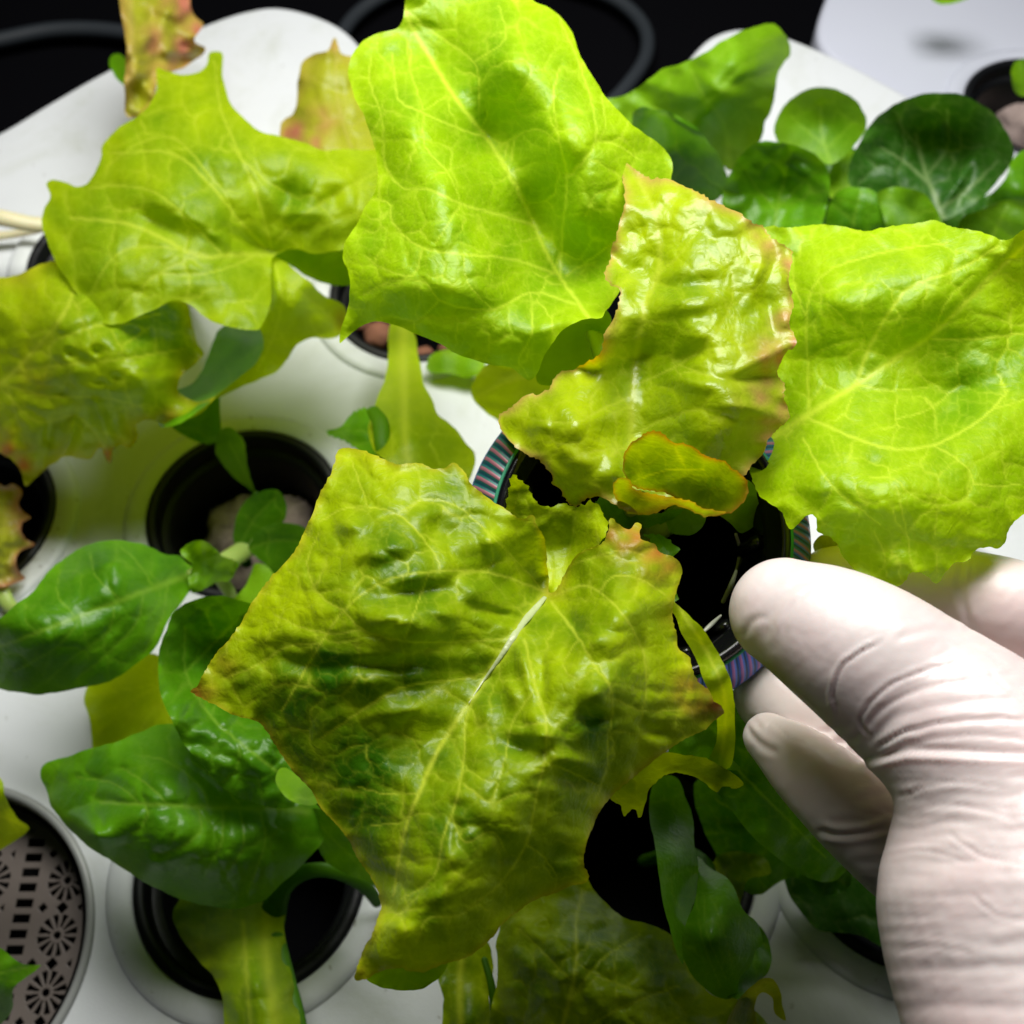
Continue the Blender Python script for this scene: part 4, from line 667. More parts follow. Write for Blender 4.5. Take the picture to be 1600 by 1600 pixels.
# C, right leaf
leaf(L, [(1100, 420), (1160, 370), (1199, 352), (1225, 354), (1262, 352), (1296, 352), (1326, 356), (1356, 360), (1394, 354), (1424, 350), (1454, 345), (1480, 351), (1514, 358), (1544, 367), (1566, 375), (1577, 374), (1600, 360), (1660, 320), (1720, 400), (1700, 700), (1640, 790), (1600, 803), (1577, 826), (1570, 846), (1559, 856), (1544, 854), (1521, 864), (1514, 875), (1491, 879), (1478, 894), (1465, 911), (1450, 901), (1435, 896), (1422, 896), (1416, 907), (1394, 918), (1371, 914), (1341, 899), (1326, 881), (1315, 867), (1309, 849), (1296, 839), (1277, 832), (1277, 812), (1268, 803), (1259, 806), (1246, 819), (1236, 827), (1229, 819), (1221, 800), (1206, 789), (1187, 776), (1176, 755), (1171, 736), (1160, 700), (1150, 600), (1110, 500)],
     [(1199, 352, 11.3), (1300, 360, 11.7), (1454, 346, 12.2), (1590, 365, 12.9), (1700, 420, 11.8), (1660, 780, 11.4), (1500, 870, 11.9), (1390, 915, 11.6), (1320, 870, 11.6), (1200, 780, 11.3), (1200, 690, 10.7), (1340, 600, 11.6), (1300, 460, 12.2), (1460, 460, 12.6), (1530, 500, 12.0), (1460, 600, 11.4), (1560, 640, 12.0), (1400, 760, 12.7), (1280, 740, 12.2), (1500, 780, 12.4), (1600, 560, 11.7), (1240, 480, 11.4), (1590, 420, 12.4)],
     M_lime, veins=[((9, 4), [(1150, 715), (1200, 687), (1260, 650), (1340, 600), (1400, 560), (1460, 520), (1530, 450), (1600, 385), (1640, 345)]), ((5, 2.5), [(1337, 600), (1360, 540), (1395, 480), (1420, 450), (1500, 420), (1560, 385)]), ((3, 2), [(1263, 648), (1262, 560), (1260, 500), (1270, 450), (1300, 420), (1340, 405), (1400, 390), (1480, 380)]),
            ((2.5, 1.5), [(1262, 500), (1240, 440), (1240, 400)]), ((3, 1.5), [(1455, 530), (1520, 530), (1600, 520), (1680, 500)]), ((4, 2.5), [(1265, 655), (1290, 665), (1350, 690), (1400, 702), (1460, 695), (1510, 670), (1550, 640), (1575, 610)]), ((2.5, 1.5), [(1460, 697), (1500, 720), (1520, 750), (1510, 775), (1465, 790), (1420, 770), (1400, 750), (1360, 745)]),
            ((3, 1.5), [(1255, 685), (1300, 760), (1350, 800), (1375, 820)]), ((2.5, 1.5), [(1465, 790), (1460, 840)]), ((2.5, 1.5), [(1400, 760), (1410, 800), (1420, 850), (1425, 885)]), ((2.5, 1.5), [(1365, 830), (1380, 860), (1385, 900)]), ((2.5, 1.5), [(1520, 755), (1560, 760), (1600, 755)]), ((2.5, 1.5), [(1340, 602), (1400, 610), (1450, 605)]), ((2, 1.5), [(1262, 560), (1300, 540), (1350, 530)]),
            ((2.5, 1.5), [(1460, 520), (1480, 470), (1520, 430)]), ((2.5, 1.5), [(1320, 500), (1300, 480), (1270, 470)]), ((2.5, 1.5), [(1550, 640), (1600, 625)]), ((2, 1.2), [(1300, 765), (1280, 800)]), ((2, 1.5), [(1400, 655), (1450, 640), (1500, 600)])],
     step=2.7, tv=.5, puff=.03, quilt=.030, cell=56, fcell=17, big=.08, bigs=100, wave=.09, seed=101, ser=1.5, tone=.72, bumps=[(1325, 470, 40, 30, 0, .14), (1500, 610, 60, 22, -10, -.25), (1480, 650, 40, 14, -20, -.22), (1370, 725, 20, 16, 0, -.15), (1310, 700, 30, 15, 30, .15), (1290, 610, 26, 60, 10, -.1), (1400, 880, 30, 30, 0, .15), (1480, 640, 60, 26, -30, -.2)],
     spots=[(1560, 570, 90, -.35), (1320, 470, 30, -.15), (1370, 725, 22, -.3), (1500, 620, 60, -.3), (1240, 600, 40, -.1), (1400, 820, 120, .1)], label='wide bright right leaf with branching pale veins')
# A, big top leaf
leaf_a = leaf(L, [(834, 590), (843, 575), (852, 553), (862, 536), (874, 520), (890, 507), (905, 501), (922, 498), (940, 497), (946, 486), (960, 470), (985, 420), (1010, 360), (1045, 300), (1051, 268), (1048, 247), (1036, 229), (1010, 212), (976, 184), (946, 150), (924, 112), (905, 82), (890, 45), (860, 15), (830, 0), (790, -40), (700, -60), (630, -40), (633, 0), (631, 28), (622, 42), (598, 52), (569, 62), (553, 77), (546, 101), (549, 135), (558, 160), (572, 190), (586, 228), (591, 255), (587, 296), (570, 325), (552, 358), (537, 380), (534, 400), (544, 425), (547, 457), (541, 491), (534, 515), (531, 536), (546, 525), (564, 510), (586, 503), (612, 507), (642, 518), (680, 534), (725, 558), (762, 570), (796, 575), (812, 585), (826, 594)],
     [(633, -20, 12.2), (570, 62, 11.6), (546, 120, 11.4), (588, 255, 12.0), (535, 395, 12.0), (531, 536, 11.3), (612, 507, 12.0), (725, 558, 11.9), (826, 594, 11.5), (870, 525, 12.3), (915, 499, 12.5), (760, 215, 11.35), (832, 345, 10.8), (880, 440, 10.8), (680, 100, 11.5), (650, 180, 13.0), (700, 280, 13.3), (660, 350, 13.1), (770, 400, 12.7), (650, 450, 12.8), (760, 510, 12.4), (850, 500, 12.3), (800, 100, 13.1), (880, 220, 13.0), (960, 230, 12.6), (1048, 255, 11.8), (900, 60, 12.2), (900, 340, 12.1), (980, 380, 11.6), (930, 455, 11.4), (800, -40, 12.0)],
     M_lime, veins=[((5, 4), [(622, -30), (636, 25), (675, 95), (720, 165), (760, 215), (800, 280), (832, 345), (856, 400), (880, 440), (905, 475), (935, 520)]), ((3, 1.8), [(758, 213), (725, 204), (661, 176), (624, 157), (616, 116), (612, 82)]), ((3.5, 1.8), [(837, 352), (774, 334), (721, 319), (669, 296), (627, 292), (601, 255), (597, 187), (577, 124), (580, 86)]),
            ((3.5, 1.8), [(867, 427), (800, 405), (725, 397), (657, 386), (612, 345), (609, 319), (582, 311)]), ((3, 1.8), [(901, 476), (830, 457), (770, 484), (687, 469), (665, 442), (612, 439), (570, 460)]), ((2.5, 1.5), [(830, 461), (830, 525), (811, 562), (826, 590)]), ((2.5, 1.5), [(642, 22), (690, 60), (740, 97), (749, 131), (747, 176)]),
            ((3.5, 1.8), [(875, 430), (879, 356), (886, 277), (875, 225), (864, 150), (875, 105)]), ((3, 1.8), [(888, 277), (931, 221), (909, 112), (870, 20)]), ((2, 1.5), [(635, 60), (642, 112), (661, 169)]), ((2.5, 1.5), [(800, 250), (806, 215), (840, 202), (875, 225)]), ((2.5, 1.5), [(931, 221), (960, 225), (1000, 250)]), ((2.5, 1.5), [(915, 338), (930, 305), (960, 295)]),
            ((2.5, 1.5), [(660, 390), (645, 430), (600, 420), (570, 400)]), ((2.5, 1.5), [(687, 469), (650, 500), (600, 495), (550, 520)]), ((2, 1.5), [(725, 397), (730, 440), (770, 484)]), ((2.5, 1.5), [(721, 319), (700, 350), (680, 380)]), ((2, 1.5), [(661, 176), (665, 230), (700, 270), (721, 319)]), ((2, 1.5), [(740, 97), (790, 60), (780, 10)]), ((2.5, 1.5), [(885, 430), (930, 400), (980, 360)]), ((2.5, 1.5), [(940, 150), (945, 200), (935, 221)])],
     step=2.6, tv=.5, puff=.02, quilt=.034, cell=54, fcell=17, big=.05, bigs=110, wave=.06, seed=102, tone=.66, bumps=[(715, 370, 22, 20, 0, -.05), (795, 385, 20, 16, 0, -.05), (720, 350, 55, 35, 0, .15), (700, 450, 70, 22, 10, .12), (880, 500, 45, 20, -25, .28), (590, 150, 20, 60, 0, .1), (615, 440, 40, 30, 0, .12)],
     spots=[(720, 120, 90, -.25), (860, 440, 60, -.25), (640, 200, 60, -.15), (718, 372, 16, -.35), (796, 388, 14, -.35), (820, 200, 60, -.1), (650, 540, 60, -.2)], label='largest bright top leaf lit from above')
fold = leaf(L, [(850, 530), (875, 500), (910, 488), (948, 486), (956, 512), (946, 545), (925, 572), (890, 590), (858, 602), (840, 596), (836, 575), (842, 551)], [(869, 527, 10.4), (916, 492, 10.9), (948, 520, 10.6), (858, 600, 9.6), (900, 560, 9.8)], M_under, seed=103, tone=.75, big=.03, wave=.03, quilt=.015, step=2.6, label='underside of the curled corner of the top leaf')
fold.parent = leaf_a; fold.name = 'leaf_fold'
# B, centre right leaf with red edge
leaf_b = leaf(L, [(965, 244), (974, 252), (987, 262), (1017, 277), (1044, 279), (1067, 289), (1097, 304), (1127, 319), (1161, 337), (1176, 349), (1191, 351), (1199, 364), (1217, 379), (1234, 390), (1238, 405), (1234, 427), (1232, 446), (1240, 472), (1234, 506), (1244, 534), (1232, 547), (1221, 564), (1214, 586), (1225, 601), (1225, 616), (1231, 635), (1232, 654), (1214, 669), (1199, 687), (1195, 704), (1176, 728), (1160, 745), (1130, 770), (1085, 796), (1062, 788), (1040, 792), (1021, 800), (999, 802), (972, 796), (956, 787), (939, 776), (916, 779), (901, 791), (882, 777), (875, 764), (862, 755), (860, 740), (845, 721), (822, 710), (800, 695), (785, 672), (781, 650), (796, 639), (815, 620), (837, 614), (860, 605), (866, 590), (879, 579), (897, 577), (924, 562), (941, 547), (946, 517), (959, 495), (969, 463), (969, 452), (950, 441), (944, 427), (952, 409), (957, 386), (965, 360), (974, 322), (976, 296), (965, 262)],
     [(965, 244, 12.2), (1044, 279, 12.9), (1127, 319, 13.1), (1199, 364, 13.0), (1238, 405, 12.9), (1244, 532, 12.7), (1215, 586, 12.3), (1230, 640, 12.0), (1180, 720, 11.6), (1085, 794, 11.6), (901, 791, 11.4), (785, 660, 11.5), (866, 590, 11.8), (944, 530, 12.6), (947, 430, 12.7), (975, 310, 12.7), (1000, 420, 12.4), (990, 560, 11.8), (990, 680, 11.5), (1060, 450, 12.9), (1130, 430, 13.0), (1120, 560, 12.8), (1060, 640, 12.2), (1150, 640, 12.6), (900, 660, 12.4), (870, 690, 12.1), (1180, 480, 12.7), (960, 740, 11.9)],
     M_redlime, veins=[((10, 5), [(990, 790), (986, 690), (990, 600), (1000, 520), (1010, 470), (1030, 420), (1025, 340), (1000, 285)]), ((2.5, 1.5), [(996, 600), (1060, 570), (1110, 530), (1140, 480), (1145, 430), (1125, 390), (1110, 360)]), ((2.5, 1.5), [(1010, 440), (1060, 400), (1090, 360)]), ((2.5, 1.5), [(985, 620), (940, 640), (900, 660), (830, 655)]), ((2.5, 1.5), [(988, 680), (1050, 650), (1110, 640), (1160, 660)]), ((2.5, 1.5), [(985, 700), (930, 705), (880, 720)]), ((2, 1.5), [(1060, 570), (1120, 590), (1180, 590)]), ((2, 1.5), [(1140, 480), (1190, 440), (1220, 400)]), ((2, 1.5), [(1005, 360), (1050, 310), (1100, 320)])],
     step=2.6, uk=.6, puff=.025, quilt=.024, cell=46, fcell=15, big=.025, bigs=70, wave=.09, seed=104, ser=3.5, tone=.62, edge=.6, edgew=6,
     red=[(1180, 356, 20, .6), (1212, 385, 22, .8), (1236, 410, 18, .8), (1238, 460, 16, .8), (1228, 505, 22, .8), (1215, 560, 34, .8), (1200, 610, 30, .7), (1225, 640, 22, .8), (1205, 670, 26, .9), (1240, 535, 20, .9), (960, 390, 10, .6), (948, 430, 8, .7), (1160, 620, 20, .3)],
     bumps=[(1075, 445, 55, 16, -8, -.28), (1080, 475, 50, 18, -10, .22), (1010, 550, 14, 12, 0, -.2), (1090, 520, 26, 18, 0, .25), (1070, 560, 30, 12, -20, -.2), (1185, 430, 12, 40, 20, .25), (1205, 500, 12, 40, -10, -.2), (1190, 560, 40, 12, -30, .25), (1180, 590, 40, 10, -10, -.25), (1180, 640, 40, 12, 10, .25), (850, 660, 26, 20, 0, .3), (880, 635, 20, 15, 0, .15), (940, 650, 22, 16, 0, .2), (920, 580, 20, 18, 0, -.25), (900, 720, 30, 16, 30, .2), (960, 720, 20, 30, 0, .2), (1090, 600, 40, 14, 10, .25), (1110, 680, 30, 30, 0, .15), (840, 690, 14, 10, 0, .15)],
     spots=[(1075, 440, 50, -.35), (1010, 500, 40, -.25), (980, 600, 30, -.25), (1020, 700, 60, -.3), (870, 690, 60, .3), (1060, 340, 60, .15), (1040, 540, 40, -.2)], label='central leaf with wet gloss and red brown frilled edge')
fold = leaf(L, [(974, 715), (978, 702), (987, 691), (1002, 680), (1021, 672), (1036, 680), (1055, 692), (1079, 693), (1097, 710), (1112, 717), (1131, 719), (1146, 732), (1163, 744), (1168, 765), (1161, 786), (1142, 801), (1116, 805), (1086, 797), (1067, 785), (1045, 772), (1010, 765), (985, 758), (975, 740)],
     [(974, 715, 12.3), (1021, 672, 13.2), (1079, 693, 13.3), (1131, 719, 13.2), (1165, 750, 13.0), (1142, 800, 12.5), (1067, 780, 11.9), (985, 755, 11.9), (1070, 740, 12.2), (1110, 765, 12.2)], M_olive, veins=[((2, 1.5), [(985, 755), (1040, 735), (1100, 735)])], step=2.6, quilt=.02, big=.04, wave=.08, seed=105, ser=3, tone=.4, edge=.8, edgew=3.5, label='folded back tip of the central leaf')
fold.parent = leaf_b; fold.name = 'leaf_fold'
fold = leaf(L, [(960, 757), (966, 747), (985, 749), (988, 760), (1010, 770), (1045, 776), (1075, 780), (1100, 795), (1140, 800), (1101, 808), (1085, 800), (1062, 790), (1040, 794), (1021, 803), (999, 805), (975, 797), (962, 775)], [(960, 757, 12.2), (985, 749, 12.4), (1040, 776, 12.7), (1040, 794, 12.1), (1100, 803, 12.3)], M_redlime, step=2.4, quilt=.03, big=.05, bigs=30, wave=.12, seed=106, ser=3, tone=.85, edge=.6, edgew=6, label='bright rolled lip of the central leaf')
fold.parent = leaf_b; fold.name = 'leaf_lip'
# D, the leaf in front
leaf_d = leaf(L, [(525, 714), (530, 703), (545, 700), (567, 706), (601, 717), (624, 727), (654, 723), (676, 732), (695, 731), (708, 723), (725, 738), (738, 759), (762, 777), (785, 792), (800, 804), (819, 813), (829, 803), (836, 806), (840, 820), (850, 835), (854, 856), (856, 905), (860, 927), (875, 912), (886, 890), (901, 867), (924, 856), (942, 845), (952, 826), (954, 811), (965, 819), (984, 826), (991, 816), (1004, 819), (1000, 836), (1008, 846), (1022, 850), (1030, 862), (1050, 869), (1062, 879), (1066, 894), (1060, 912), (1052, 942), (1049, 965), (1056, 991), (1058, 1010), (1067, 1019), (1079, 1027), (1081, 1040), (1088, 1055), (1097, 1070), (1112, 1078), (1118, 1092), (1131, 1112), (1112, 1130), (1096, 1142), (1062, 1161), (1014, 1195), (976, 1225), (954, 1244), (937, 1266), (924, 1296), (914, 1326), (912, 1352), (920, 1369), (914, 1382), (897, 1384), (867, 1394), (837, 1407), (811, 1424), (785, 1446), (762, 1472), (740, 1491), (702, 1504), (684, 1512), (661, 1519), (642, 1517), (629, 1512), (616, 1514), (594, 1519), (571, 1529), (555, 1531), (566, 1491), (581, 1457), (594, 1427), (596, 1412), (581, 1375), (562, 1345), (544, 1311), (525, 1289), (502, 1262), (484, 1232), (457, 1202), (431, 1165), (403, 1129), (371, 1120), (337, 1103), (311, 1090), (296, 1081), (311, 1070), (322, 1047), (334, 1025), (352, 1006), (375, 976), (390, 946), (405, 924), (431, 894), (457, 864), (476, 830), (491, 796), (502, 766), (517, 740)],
     [(530, 703, 11.8), (625, 727, 12.3), (710, 725, 12.2), (819, 813, 12.1), (854, 860, 11.6), (860, 925, 10.9), (940, 850, 12.2), (1004, 822, 12.2), (1062, 885, 11.9), (1055, 980, 11.8), (1125, 1108, 11.3), (1040, 1170, 11.4), (950, 1250, 11.1), (915, 1350, 10.9), (840, 1405, 10.6), (740, 1490, 10.8), (640, 1515, 11.3), (558, 1528, 10.8), (596, 1412, 11.1), (520, 1285, 10.9), (431, 1165, 10.9), (296, 1081, 11.0), (380, 970, 11.5), (476, 830, 11.9),
      (600, 830, 12.7), (720, 850, 12.4), (560, 980, 12.7), (660, 960, 12.9), (760, 1055, 11.9), (690, 1170, 11.9), (640, 1300, 12.0), (560, 1100, 12.1), (480, 1110, 11.7), (960, 960, 12.9), (900, 1060, 12.9), (960, 1110, 12.5), (860, 1200, 12.6), (800, 1310, 12.2), (690, 1400, 12.2), (760, 1200, 12.5), (540, 1180, 11.6), (620, 1450, 11.9), (800, 970, 12.0)],
     M_olive, veins=[((9, 3), [(856, 925), (815, 975), (780, 1030), (760, 1055), (738, 1092), (722, 1114), (680, 1180), (661, 1225), (639, 1277), (627, 1322), (615, 1400)]), ((3, 1.8), [(852, 924), (762, 894), (669, 894), (609, 905), (549, 942), (500, 1006), (470, 1060), (440, 1110)]), ((3, 1.8), [(800, 998), (725, 1002), (631, 1002), (567, 984), (537, 954)]), ((2.5, 1.5), [(687, 894), (684, 875), (627, 807), (575, 792), (534, 796), (500, 815)]),
            ((2.5, 1.5), [(627, 800), (661, 781), (710, 789), (760, 830), (820, 890), (850, 925)]), ((3.5, 1.5), [(762, 1050), (725, 1060), (624, 1075), (567, 1109), (500, 1154)]), ((3, 1.5), [(738, 1095), (727, 1130), (725, 1187), (710, 1262), (691, 1311), (684, 1356), (665, 1382), (627, 1405)]), ((3.5, 1.8), [(820, 1000), (837, 1075), (852, 1120), (852, 1180), (839, 1240), (822, 1319), (777, 1386), (744, 1409), (717, 1431), (669, 1435), (650, 1472)]),
            ((3, 1.8), [(862, 940), (905, 999), (931, 1044), (954, 1075), (957, 1112), (950, 1157), (950, 1195), (930, 1250)]), ((3, 1.8), [(868, 930), (915, 915), (957, 942), (987, 980), (1006, 1025), (1010, 1081), (1000, 1130)]), ((2.5, 1.5), [(852, 924), (880, 890), (930, 870), (980, 860), (1010, 870)]), ((2, 1.5), [(935, 924), (960, 900), (1000, 905), (1040, 930)]), ((2.5, 1.5), [(725, 1225), (770, 1255), (805, 1240), (839, 1238)]), ((2.5, 1.5), [(706, 1277), (727, 1316), (770, 1300), (790, 1330)]),
            ((2, 1.5), [(655, 1240), (600, 1240), (560, 1230)]), ((2, 1.5), [(635, 1285), (580, 1290)]), ((2.5, 1.5), [(567, 984), (520, 990), (470, 980), (430, 960)]), ((2.5, 1.5), [(500, 1006), (450, 1010), (400, 1040), (350, 1060)]), ((2, 1.5), [(537, 954), (500, 930), (480, 880), (500, 830)]), ((2, 1.5), [(822, 1319), (850, 1340), (870, 1370)]), ((2, 1.5), [(837, 1075), (800, 1130), (790, 1180), (770, 1255)]), ((2, 1.5), [(905, 999), (880, 1040), (900, 1060), (931, 1044)]),
            ((2.5, 1.5), [(955, 1090), (1000, 1110), (1060, 1110)]), ((2, 1.5), [(852, 1190), (900, 1210), (940, 1230)]), ((2, 1.5), [(575, 792), (560, 750), (550, 720)]), ((2.5, 1.5), [(762, 830), (770, 870), (762, 894)]), ((2, 1.5), [(654, 1400), (600, 1450), (570, 1510)]), ((2, 1.2), [(670, 894), (650, 950), (631, 1002)])],
     step=2.6, uk=1.05, puff=.085, quilt=.032, cell=72, fcell=22, big=.03, bigs=75, wave=.07, seed=107, ser=1.8, tone=.56, edge=.3, edgew=6,
     red=[(300, 1081, 30, .9), (345, 1040, 24, .3), (985, 835, 34, .9), (960, 830, 26, .6), (1030, 870, 34, .75), (1060, 960, 24, .5), (1090, 1080, 36, .7), (1122, 1105, 26, 1), (1000, 880, 30, .35), (560, 1520, 16, .4), (870, 1000, 20, .0)],
     bumps=[(660, 925, 70, 18, -8, -.42), (620, 970, 60, 20, 10, .24), (560, 1060, 60, 20, 5, .12), (480, 1040, 60, 16, 10, -.20), (640, 1110, 55, 20, -8, .25), (600, 1040, 80, 12, 0, -.22), (770, 850, 20, 20, 0, .26), (740, 920, 30, 14, 10, .25), (780, 960, 50, 9, 15, -.2), (700, 960, 20, 12, 0, .16), (690, 830, 26, 20, 30, -.22), (590, 860, 40, 16, -10, .2), (600, 890, 50, 16, -10, -.14), (545, 820, 24, 14, 10, .2), (820, 1040, 12, 40, -10, .22), (848, 1060, 9, 30, 0, -.16),
            (900, 980, 14, 24, -30, -.25), (925, 1000, 22, 18, -30, .24), (935, 1085, 22, 26, 0, .26), (930, 1120, 22, 12, 0, -.32), (840, 1120, 30, 20, 20, .1), (815, 1170, 30, 18, 20, -.32), (850, 1150, 18, 14, 0, .26), (890, 1220, 36, 14, 5, -.25), (900, 1190, 30, 12, 10, .15), (880, 920, 24, 30, 10, .25), (990, 950, 26, 22, 0, .2), (1000, 1010, 16, 22, 0, -.15), (1020, 1140, 22, 10, 20, -.2), (790, 1340, 30, 14, -30, -.15), (870, 1330, 30, 20, 0, -.15), (720, 1240, 26, 20, 0, .12), (800, 1080, 12, 20, -20, .2), (700, 1340, 16, 30, 0, .1), (770, 740+100, 20, 14, 0, .1), (760, 1110, 14, 30, 20, .15)],
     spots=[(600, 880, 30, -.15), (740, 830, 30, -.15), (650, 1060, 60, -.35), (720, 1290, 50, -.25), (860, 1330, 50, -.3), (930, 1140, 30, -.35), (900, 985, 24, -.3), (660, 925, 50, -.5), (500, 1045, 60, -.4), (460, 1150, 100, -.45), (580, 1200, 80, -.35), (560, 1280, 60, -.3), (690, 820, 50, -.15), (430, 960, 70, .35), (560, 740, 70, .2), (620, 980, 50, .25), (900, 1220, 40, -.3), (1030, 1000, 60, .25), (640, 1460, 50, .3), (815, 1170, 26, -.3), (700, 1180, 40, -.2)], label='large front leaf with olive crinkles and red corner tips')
MID = [(a, b, on_leaf(107, a, b)+.015, r) for a, b, r in ((851, 934, 3.5), (840, 947, 5), (826, 963, 6), (815, 977, 5), (803, 994, 5.5), (792, 1011, 4.5), (780, 1029, 3.4), (768, 1046, 2.4), (757, 1061, 1.7), (745, 1079, 1.1), (733, 1098, .6))]
midrib = stem(L, MID, plain('white_midrib', (.42, .48, .24), .35, noise=.25, nscale=250, bump=.6), .5, name='midrib', label='whitish scarred midrib')
leaf(L, [(1040, 1090), (1090, 1060), (1150, 1080), (1200, 1180), (1260, 1260), (1330, 1330), (1300, 1380), (1200, 1330), (1120, 1240), (1060, 1180)], [(1040, 1090, 8), (1150, 1080, 7.6), (1300, 1350, 5.5), (1100, 1200, 7), (1200, 1240, 7.4)], M_dark, seed=112, tone=.25, wave=.2, big=.2, veins=[((4, 2), [(1060, 1100), (1160, 1210), (1290, 1340)])])
midrib.parent = leaf_d
# leaf corners below D
leaf(L, [(1080, 1120), (1120, 1090), (1140, 1060), (1146, 1100), (1148, 1140), (1140, 1180), (1159, 1202), (1120, 1200), (1070, 1185), (1040, 1190)], [(1080, 1120, 10.5), (1140, 1070, 11.0), (1159, 1202, 9.4), (1050, 1188, 9.8)], M_dark, seed=108, tone=.75, ser=2)
leaf(L, [(955, 1215), (1000, 1190), (1040, 1176), (1067, 1178), (1097, 1184), (1124, 1197), (1150, 1210), (1160, 1225), (1150, 1231), (1131, 1229), (1120, 1238), (1101, 1221), (1075, 1210), (1052, 1208), (1030, 1217), (1015, 1234), (1008, 1255), (998, 1278), (990, 1262), (976, 1276), (968, 1258), (953, 1251)],
     [(955, 1220, 9.5), (1067, 1178, 10.2), (1150, 1215, 9.6), (1120, 1237, 9.0), (1052, 1208, 9.6), (1000, 1275, 8.6), (1010, 1225, 9.3)], M_olive, seed=109, tone=.6, ser=1.5, step=2.6, big=.05, wave=.06, label='twisted lower leaf curling below the front leaf')
leaf(L, [(566, 1520), (620, 1500), (700, 1490), (690, 1525), (665, 1542), (640, 1549), (605, 1546), (580, 1535)], [(566, 1520, 10), (700, 1490, 10), (640, 1549, 9.6)], M_under, seed=110, tone=.2, big=.03, step=2.6)
leaf(L, [(840, 900), (870, 890), (905, 850), (930, 830), (960, 840), (950, 900), (900, 960), (860, 950)], [(840, 900, 10.4), (960, 840, 10.4), (900, 950, 10.2)], M_under, seed=111, tone=.3)
for p in ([(930, 520, 10.5, 14), (960, 620, 10.2, 16), (985, 740, 9.6, 18), (1000, 840, 8.6, 18)], [(1165, 708, 10.4, 16), (1110, 760, 10.0, 18), (1040, 820, 9, 18), (1005, 845, 8.2, 18)], [(870, 925, 10.3, 14), (920, 890, 9.9, 15), (970, 860, 9.0, 16), (1000, 845, 8.3, 17)], [(986, 790, 11.0, 12), (990, 810, 9.8, 15), (1000, 840, 8.2, 16)]):
    stem(L, p, M_stem, .7)

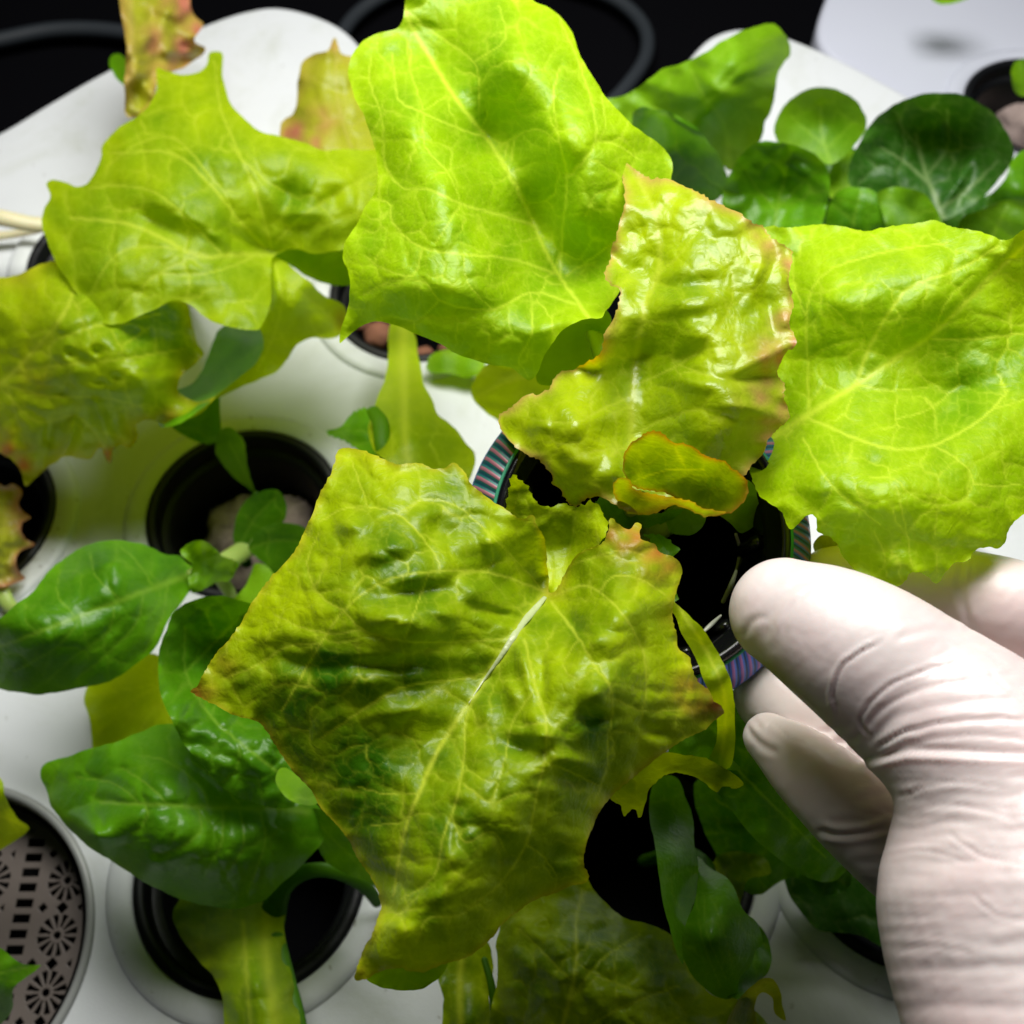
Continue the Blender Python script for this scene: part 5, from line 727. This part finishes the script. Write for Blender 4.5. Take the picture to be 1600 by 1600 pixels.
# ------------------------------------------------------------------ the gloved hand
def build_hand():
    segs = [
        [(1226, 957, 12.2, 87), (1285, 985, 12.4, 106), (1350, 1024, 12.5, 120), (1430, 1084, 12.4, 132), (1520, 1160, 12.5, 156), (1580, 1250, 12.35, 208), (1622, 1360, 12.2, 248), (1650, 1470, 12.2, 262), (1690, 1600, 12.3, 268), (1750, 1850, 12.6, 280)],
        [(1300, 905, 9.9, 52), (1370, 905, 10.1, 60), (1440, 915, 10.3, 66), (1520, 936, 10.6, 76), (1610, 965, 10.7, 84), (1720, 1020, 10.2, 100), (1850, 1200, 9.6, 120)],
        [(1212, 1086, 8.9, 66), (1270, 1120, 9.1, 72), (1350, 1180, 9.2, 76), (1450, 1260, 9.0, 82), (1600, 1330, 8.8, 110)],
        [(1200, 1152, 9.7, 40), (1240, 1183, 9.8, 56), (1300, 1237, 9.9, 68), (1370, 1300, 9.8, 76), (1460, 1370, 9.5, 84), (1600, 1460, 9.2, 110)],
        [(1560, 1180, 10.0, 120), (1700, 1250, 9.2, 220), (1760, 1450, 9.0, 260), (1800, 1700, 9.0, 280)],
    ]
    V = []; F = []; k = 0
    for s in segs:
        v, f = ptube(s, seg=40); V.append(v); F += [tuple(i+k for i in q) for q in f]; k += len(v)
    V = np.concatenate(V)
    me = bpy.data.meshes.new('hand_tmp'); me.from_pydata((V*CM).tolist(), [], F); me.update()
    ob = bpy.data.objects.new('hand_tmp', me); COL.objects.link(ob)
    m = ob.modifiers.new('r', 'REMESH'); m.mode = 'VOXEL'; m.voxel_size = .00038; m.adaptivity = 0
    m = ob.modifiers.new('s', 'SMOOTH'); m.factor = .6; m.iterations = 34
    dg = bpy.context.evaluated_depsgraph_get(); dg.update()
    me2 = bpy.data.meshes.new_from_object(ob.evaluated_get(dg)); bpy.data.objects.remove(ob); bpy.data.meshes.remove(me)
    n = len(me2.vertices); co = np.empty(n*3); me2.vertices.foreach_get('co', co); co = co.reshape(-1, 3)/CM
    nr = np.empty(n*3); me2.vertices.foreach_get('normal', nr); nr = nr.reshape(-1, 3)
    px = to_px(co); x, y = px[:, 0], px[:, 1]; face = np.clip(-(nr@FW)*1.4+.5, 0, 1)
    R = Noise(5); R2 = Noise(6); disp = np.zeros(n)
    def crease(pts, w, a, lip=.6, side=0, rng=None):
        pl = crom(pts, 5, False); w = max(w, 3.3)
        b = (x > pl[:, 0].min()-60) & (x < pl[:, 0].max()+60) & (y > pl[:, 1].min()-60) & (y < pl[:, 1].max()+60)
        xs, ys = x[b], y[b]; d, bx, by, t = seg_dist(xs+2*R(xs/25, ys/25), ys+2*R2(xs/25, ys/25), pl)
        fade = np.clip(t*7, 0, 1)*np.clip((1-t)*7, 0, 1)
        T = np.gradient(pl, axis=0); i = np.clip((t*(len(pl)-1)).astype(int), 0, len(pl)-1); sg = np.sign((xs-bx)*T[i, 1]-(ys-by)*T[i, 0])
        v = -a*np.exp(-(d/w)**2)
        if side: v = v+a*lip*np.exp(-((d-1.9*w)/(1.2*w))**2)*(sg*side > 0)
        else: v = v+a*lip*np.exp(-((d-2*w)/(1.3*w))**2)
        disp[b] += v*fade*.62
    thumb = (x+y > 0)
    crease([(1310, 1122), (1303, 1085), (1310, 1052), (1335, 1025), (1385, 998)], 2.4, .034, .9, 1)
    crease([(1343, 1130), (1352, 1108), (1385, 1075), (1450, 1046), (1520, 1030)], 3, .026)
    crease([(1350, 1145), (1375, 1110), (1430, 1080), (1520, 1062), (1600, 1052)], 4.5, .018)
    crease([(1356, 1160), (1390, 1128), (1450, 1105), (1530, 1095), (1620, 1092)], 6, .015)
    crease([(1362, 1178), (1400, 1150), (1460, 1132), (1540, 1124), (1620, 1126)], 4, .034)
    crease([(1366, 1190), (1410, 1166), (1480, 1152), (1560, 1150), (1620, 1160)], 4, .018)
    crease([(1340, 1118), (1346, 1135), (1358, 1150)], 3, .03)
    crease([(1395, 1000), (1450, 985), (1520, 990)], 6, .012); crease([(1460, 1030), (1520, 1005), (1580, 1010)], 6, .012)
    # rolled fold edge across the base of the thumb
    step = 1180+14*np.clip((1420-x)/60, 0, 1)+4*np.sin(x/60)
    st = 1/(1+np.exp(-(y-step)/2.4)); reg = np.clip((x-1330)/25, 0, 1)
    disp[:] += reg*(.050*st*np.exp(-np.clip(y-step, 0, 1e3)/120)+.02*np.exp(-((y-step-7)/6)**2)-.03*np.exp(-((y-step+6)/6)**2))
    for yy, w, a, sl in [(1222, 5, .014, -.02), (1247, 7, .022, -.04), (1268, 5, .028, -.05), (1292, 7, .018, .0), (1315, 7, .02, -.06), (1345, 9, .02, -.03), (1372, 7, .015, -.05), (1402, 10, .022, -.06), (1432, 8, .02, -.03), (1458, 8, .022, -.1), (1480, 9, .03, -.05), (1515, 10, .03, -.04), (1545, 9, .03, -.1), (1575, 9, .03, -.02)]:
        c0 = yy+sl*(x-1400)+9*R(x/90, y*0+yy); am = .5*a*np.clip(.75+1.0*R2(x/80, y*0+yy/7), .1, 1.7)
        disp[:] += reg*(y > 1195)*am*(-np.exp(-((y-c0)/w)**2)+.6*np.exp(-((y-c0-2.1*w)/(1.3*w))**2))
    disp[:] += reg*np.clip((y-1190)/10, 0, 1)*.006*(R(x/110, y/9)+.6*R2((x+y*.4)/90, y/5))
    # thin stretched-latex creases
    crease([(1480, 1000), (1530, 1015), (1580, 1045)], 3, .008)
    crease([(1540, 1040), (1570, 1075), (1600, 1090)], 2, .012)
    crease([(1390, 1250), (1470, 1225), (1580, 1232)], 2, .018); crease([(1372, 1262), (1430, 1280), (1500, 1262), (1590, 1282)], 2, .018); crease([(1480, 1300), (1540, 1340), (1600, 1350)], 2.2, .02)
    crease([(1376, 1340), (1440, 1330), (1520, 1350)], 2.2, .016); crease([(1520, 1400), (1560, 1430), (1600, 1436)], 2.2, .018)
    crease([(1395, 1490), (1450, 1478), (1530, 1492)], 2.4, .016); crease([(1250, 880), (1300, 900), (1330, 930)], 1.8, .008); crease([(1205, 1125), (1230, 1150), (1262, 1165)], 1.8, .010)
    # tips
    crease([(1160, 1000), (1172, 975), (1200, 960)], 6, .02); crease([(1195, 1010), (1205, 960), (1240, 915), (1290, 895)], 7, .018); crease([(1222, 990), (1235, 950), (1275, 915)], 4, .012)
    crease([(1166, 1128), (1176, 1150), (1196, 1168), (1216, 1178)], 5, .04); crease([(1172, 1118), (1190, 1140)], 5, .02)
    crease([(1275, 1298), (1310, 1303), (1345, 1302), (1385, 1292)], 5, .06, .7); crease([(1290, 1285), (1330, 1284), (1380, 1274)], 6, .02)
    crease([(1505, 868), (1500, 905), (1506, 945), (1520, 985)], 6, .03); crease([(1520, 870), (1516, 910)], 4, .015)
    crease([(1300, 1165), (1330, 1155), (1345, 1145)], 5, .03); crease([(1270, 1145), (1310, 1140)], 5, .02)
    disp[:] += .004*R(x/40, y/40)+.002*R2(x/14, y/14)+.003*R((x+y)/22, (x-y)/60)
    co = co+nr*(disp*face)[:, None]
    me2.vertices.foreach_set('co', (co*CM).ravel()); me2.update(); me2.polygons.foreach_set('use_smooth', [True]*len(me2.polygons))
    rt = W3(1600, 1300, 10)
    me2.transform(Matrix.Translation(-Vector(rt)*CM))
    g = NT('white_latex_glove'); tc = g.n('TexCoord').outputs['Object']
    n1 = g.n('TexNoise', ins={'Vector': tc, 'Scale': 55.0, 'Detail': 4.0}).outputs[0]; n2 = g.n('TexNoise', ins={'Vector': tc, 'Scale': 700.0, 'Detail': 4.0, 'Roughness': .65}).outputs[0]
    st = g.n('Mapping', ins={'Vector': tc, 'Scale': (60, 300, 300)}); n3 = g.n('TexNoise', ins={'Vector': st.outputs[0], 'Scale': 1.0, 'Detail': 4.0}).outputs[0]
    col = g.mix(g.n('MapRange', ins={0: n1, 1: .35, 2: .65}).outputs[0], (.62, .55, .535), (.61, .485, .475))
    h = g.math('ADD', g.math('MULTIPLY', n2, .35), n3)
    p = g.n('BsdfPrincipled', ins={'Base Color': col, 'Roughness': g.math('MULTIPLY_ADD', n1, .25, .30), 'Subsurface Weight': .22, 'Coat Weight': .12, 'Coat Roughness': .2, 'Specular IOR Level': .45, 'Normal': g.n('Bump', ins={'Strength': .18, 'Distance': .0003, 'Height': h}).outputs[0]})
    p.inputs['Subsurface Radius'].default_value = (1, .4, .28); p.inputs['Subsurface Scale'].default_value = .003
    g.link(p.outputs[0], g.out.inputs[0])
    me2.materials.clear(); me2.materials.append(g.m); me2.name = 'gloved_hand'
    root = empty('person', rt, "person's right hand in a white latex glove pinching the held pot", 'person')
    o = bpy.data.objects.new('gloved_hand', me2); COL.objects.link(o); o.parent = root
build_hand()
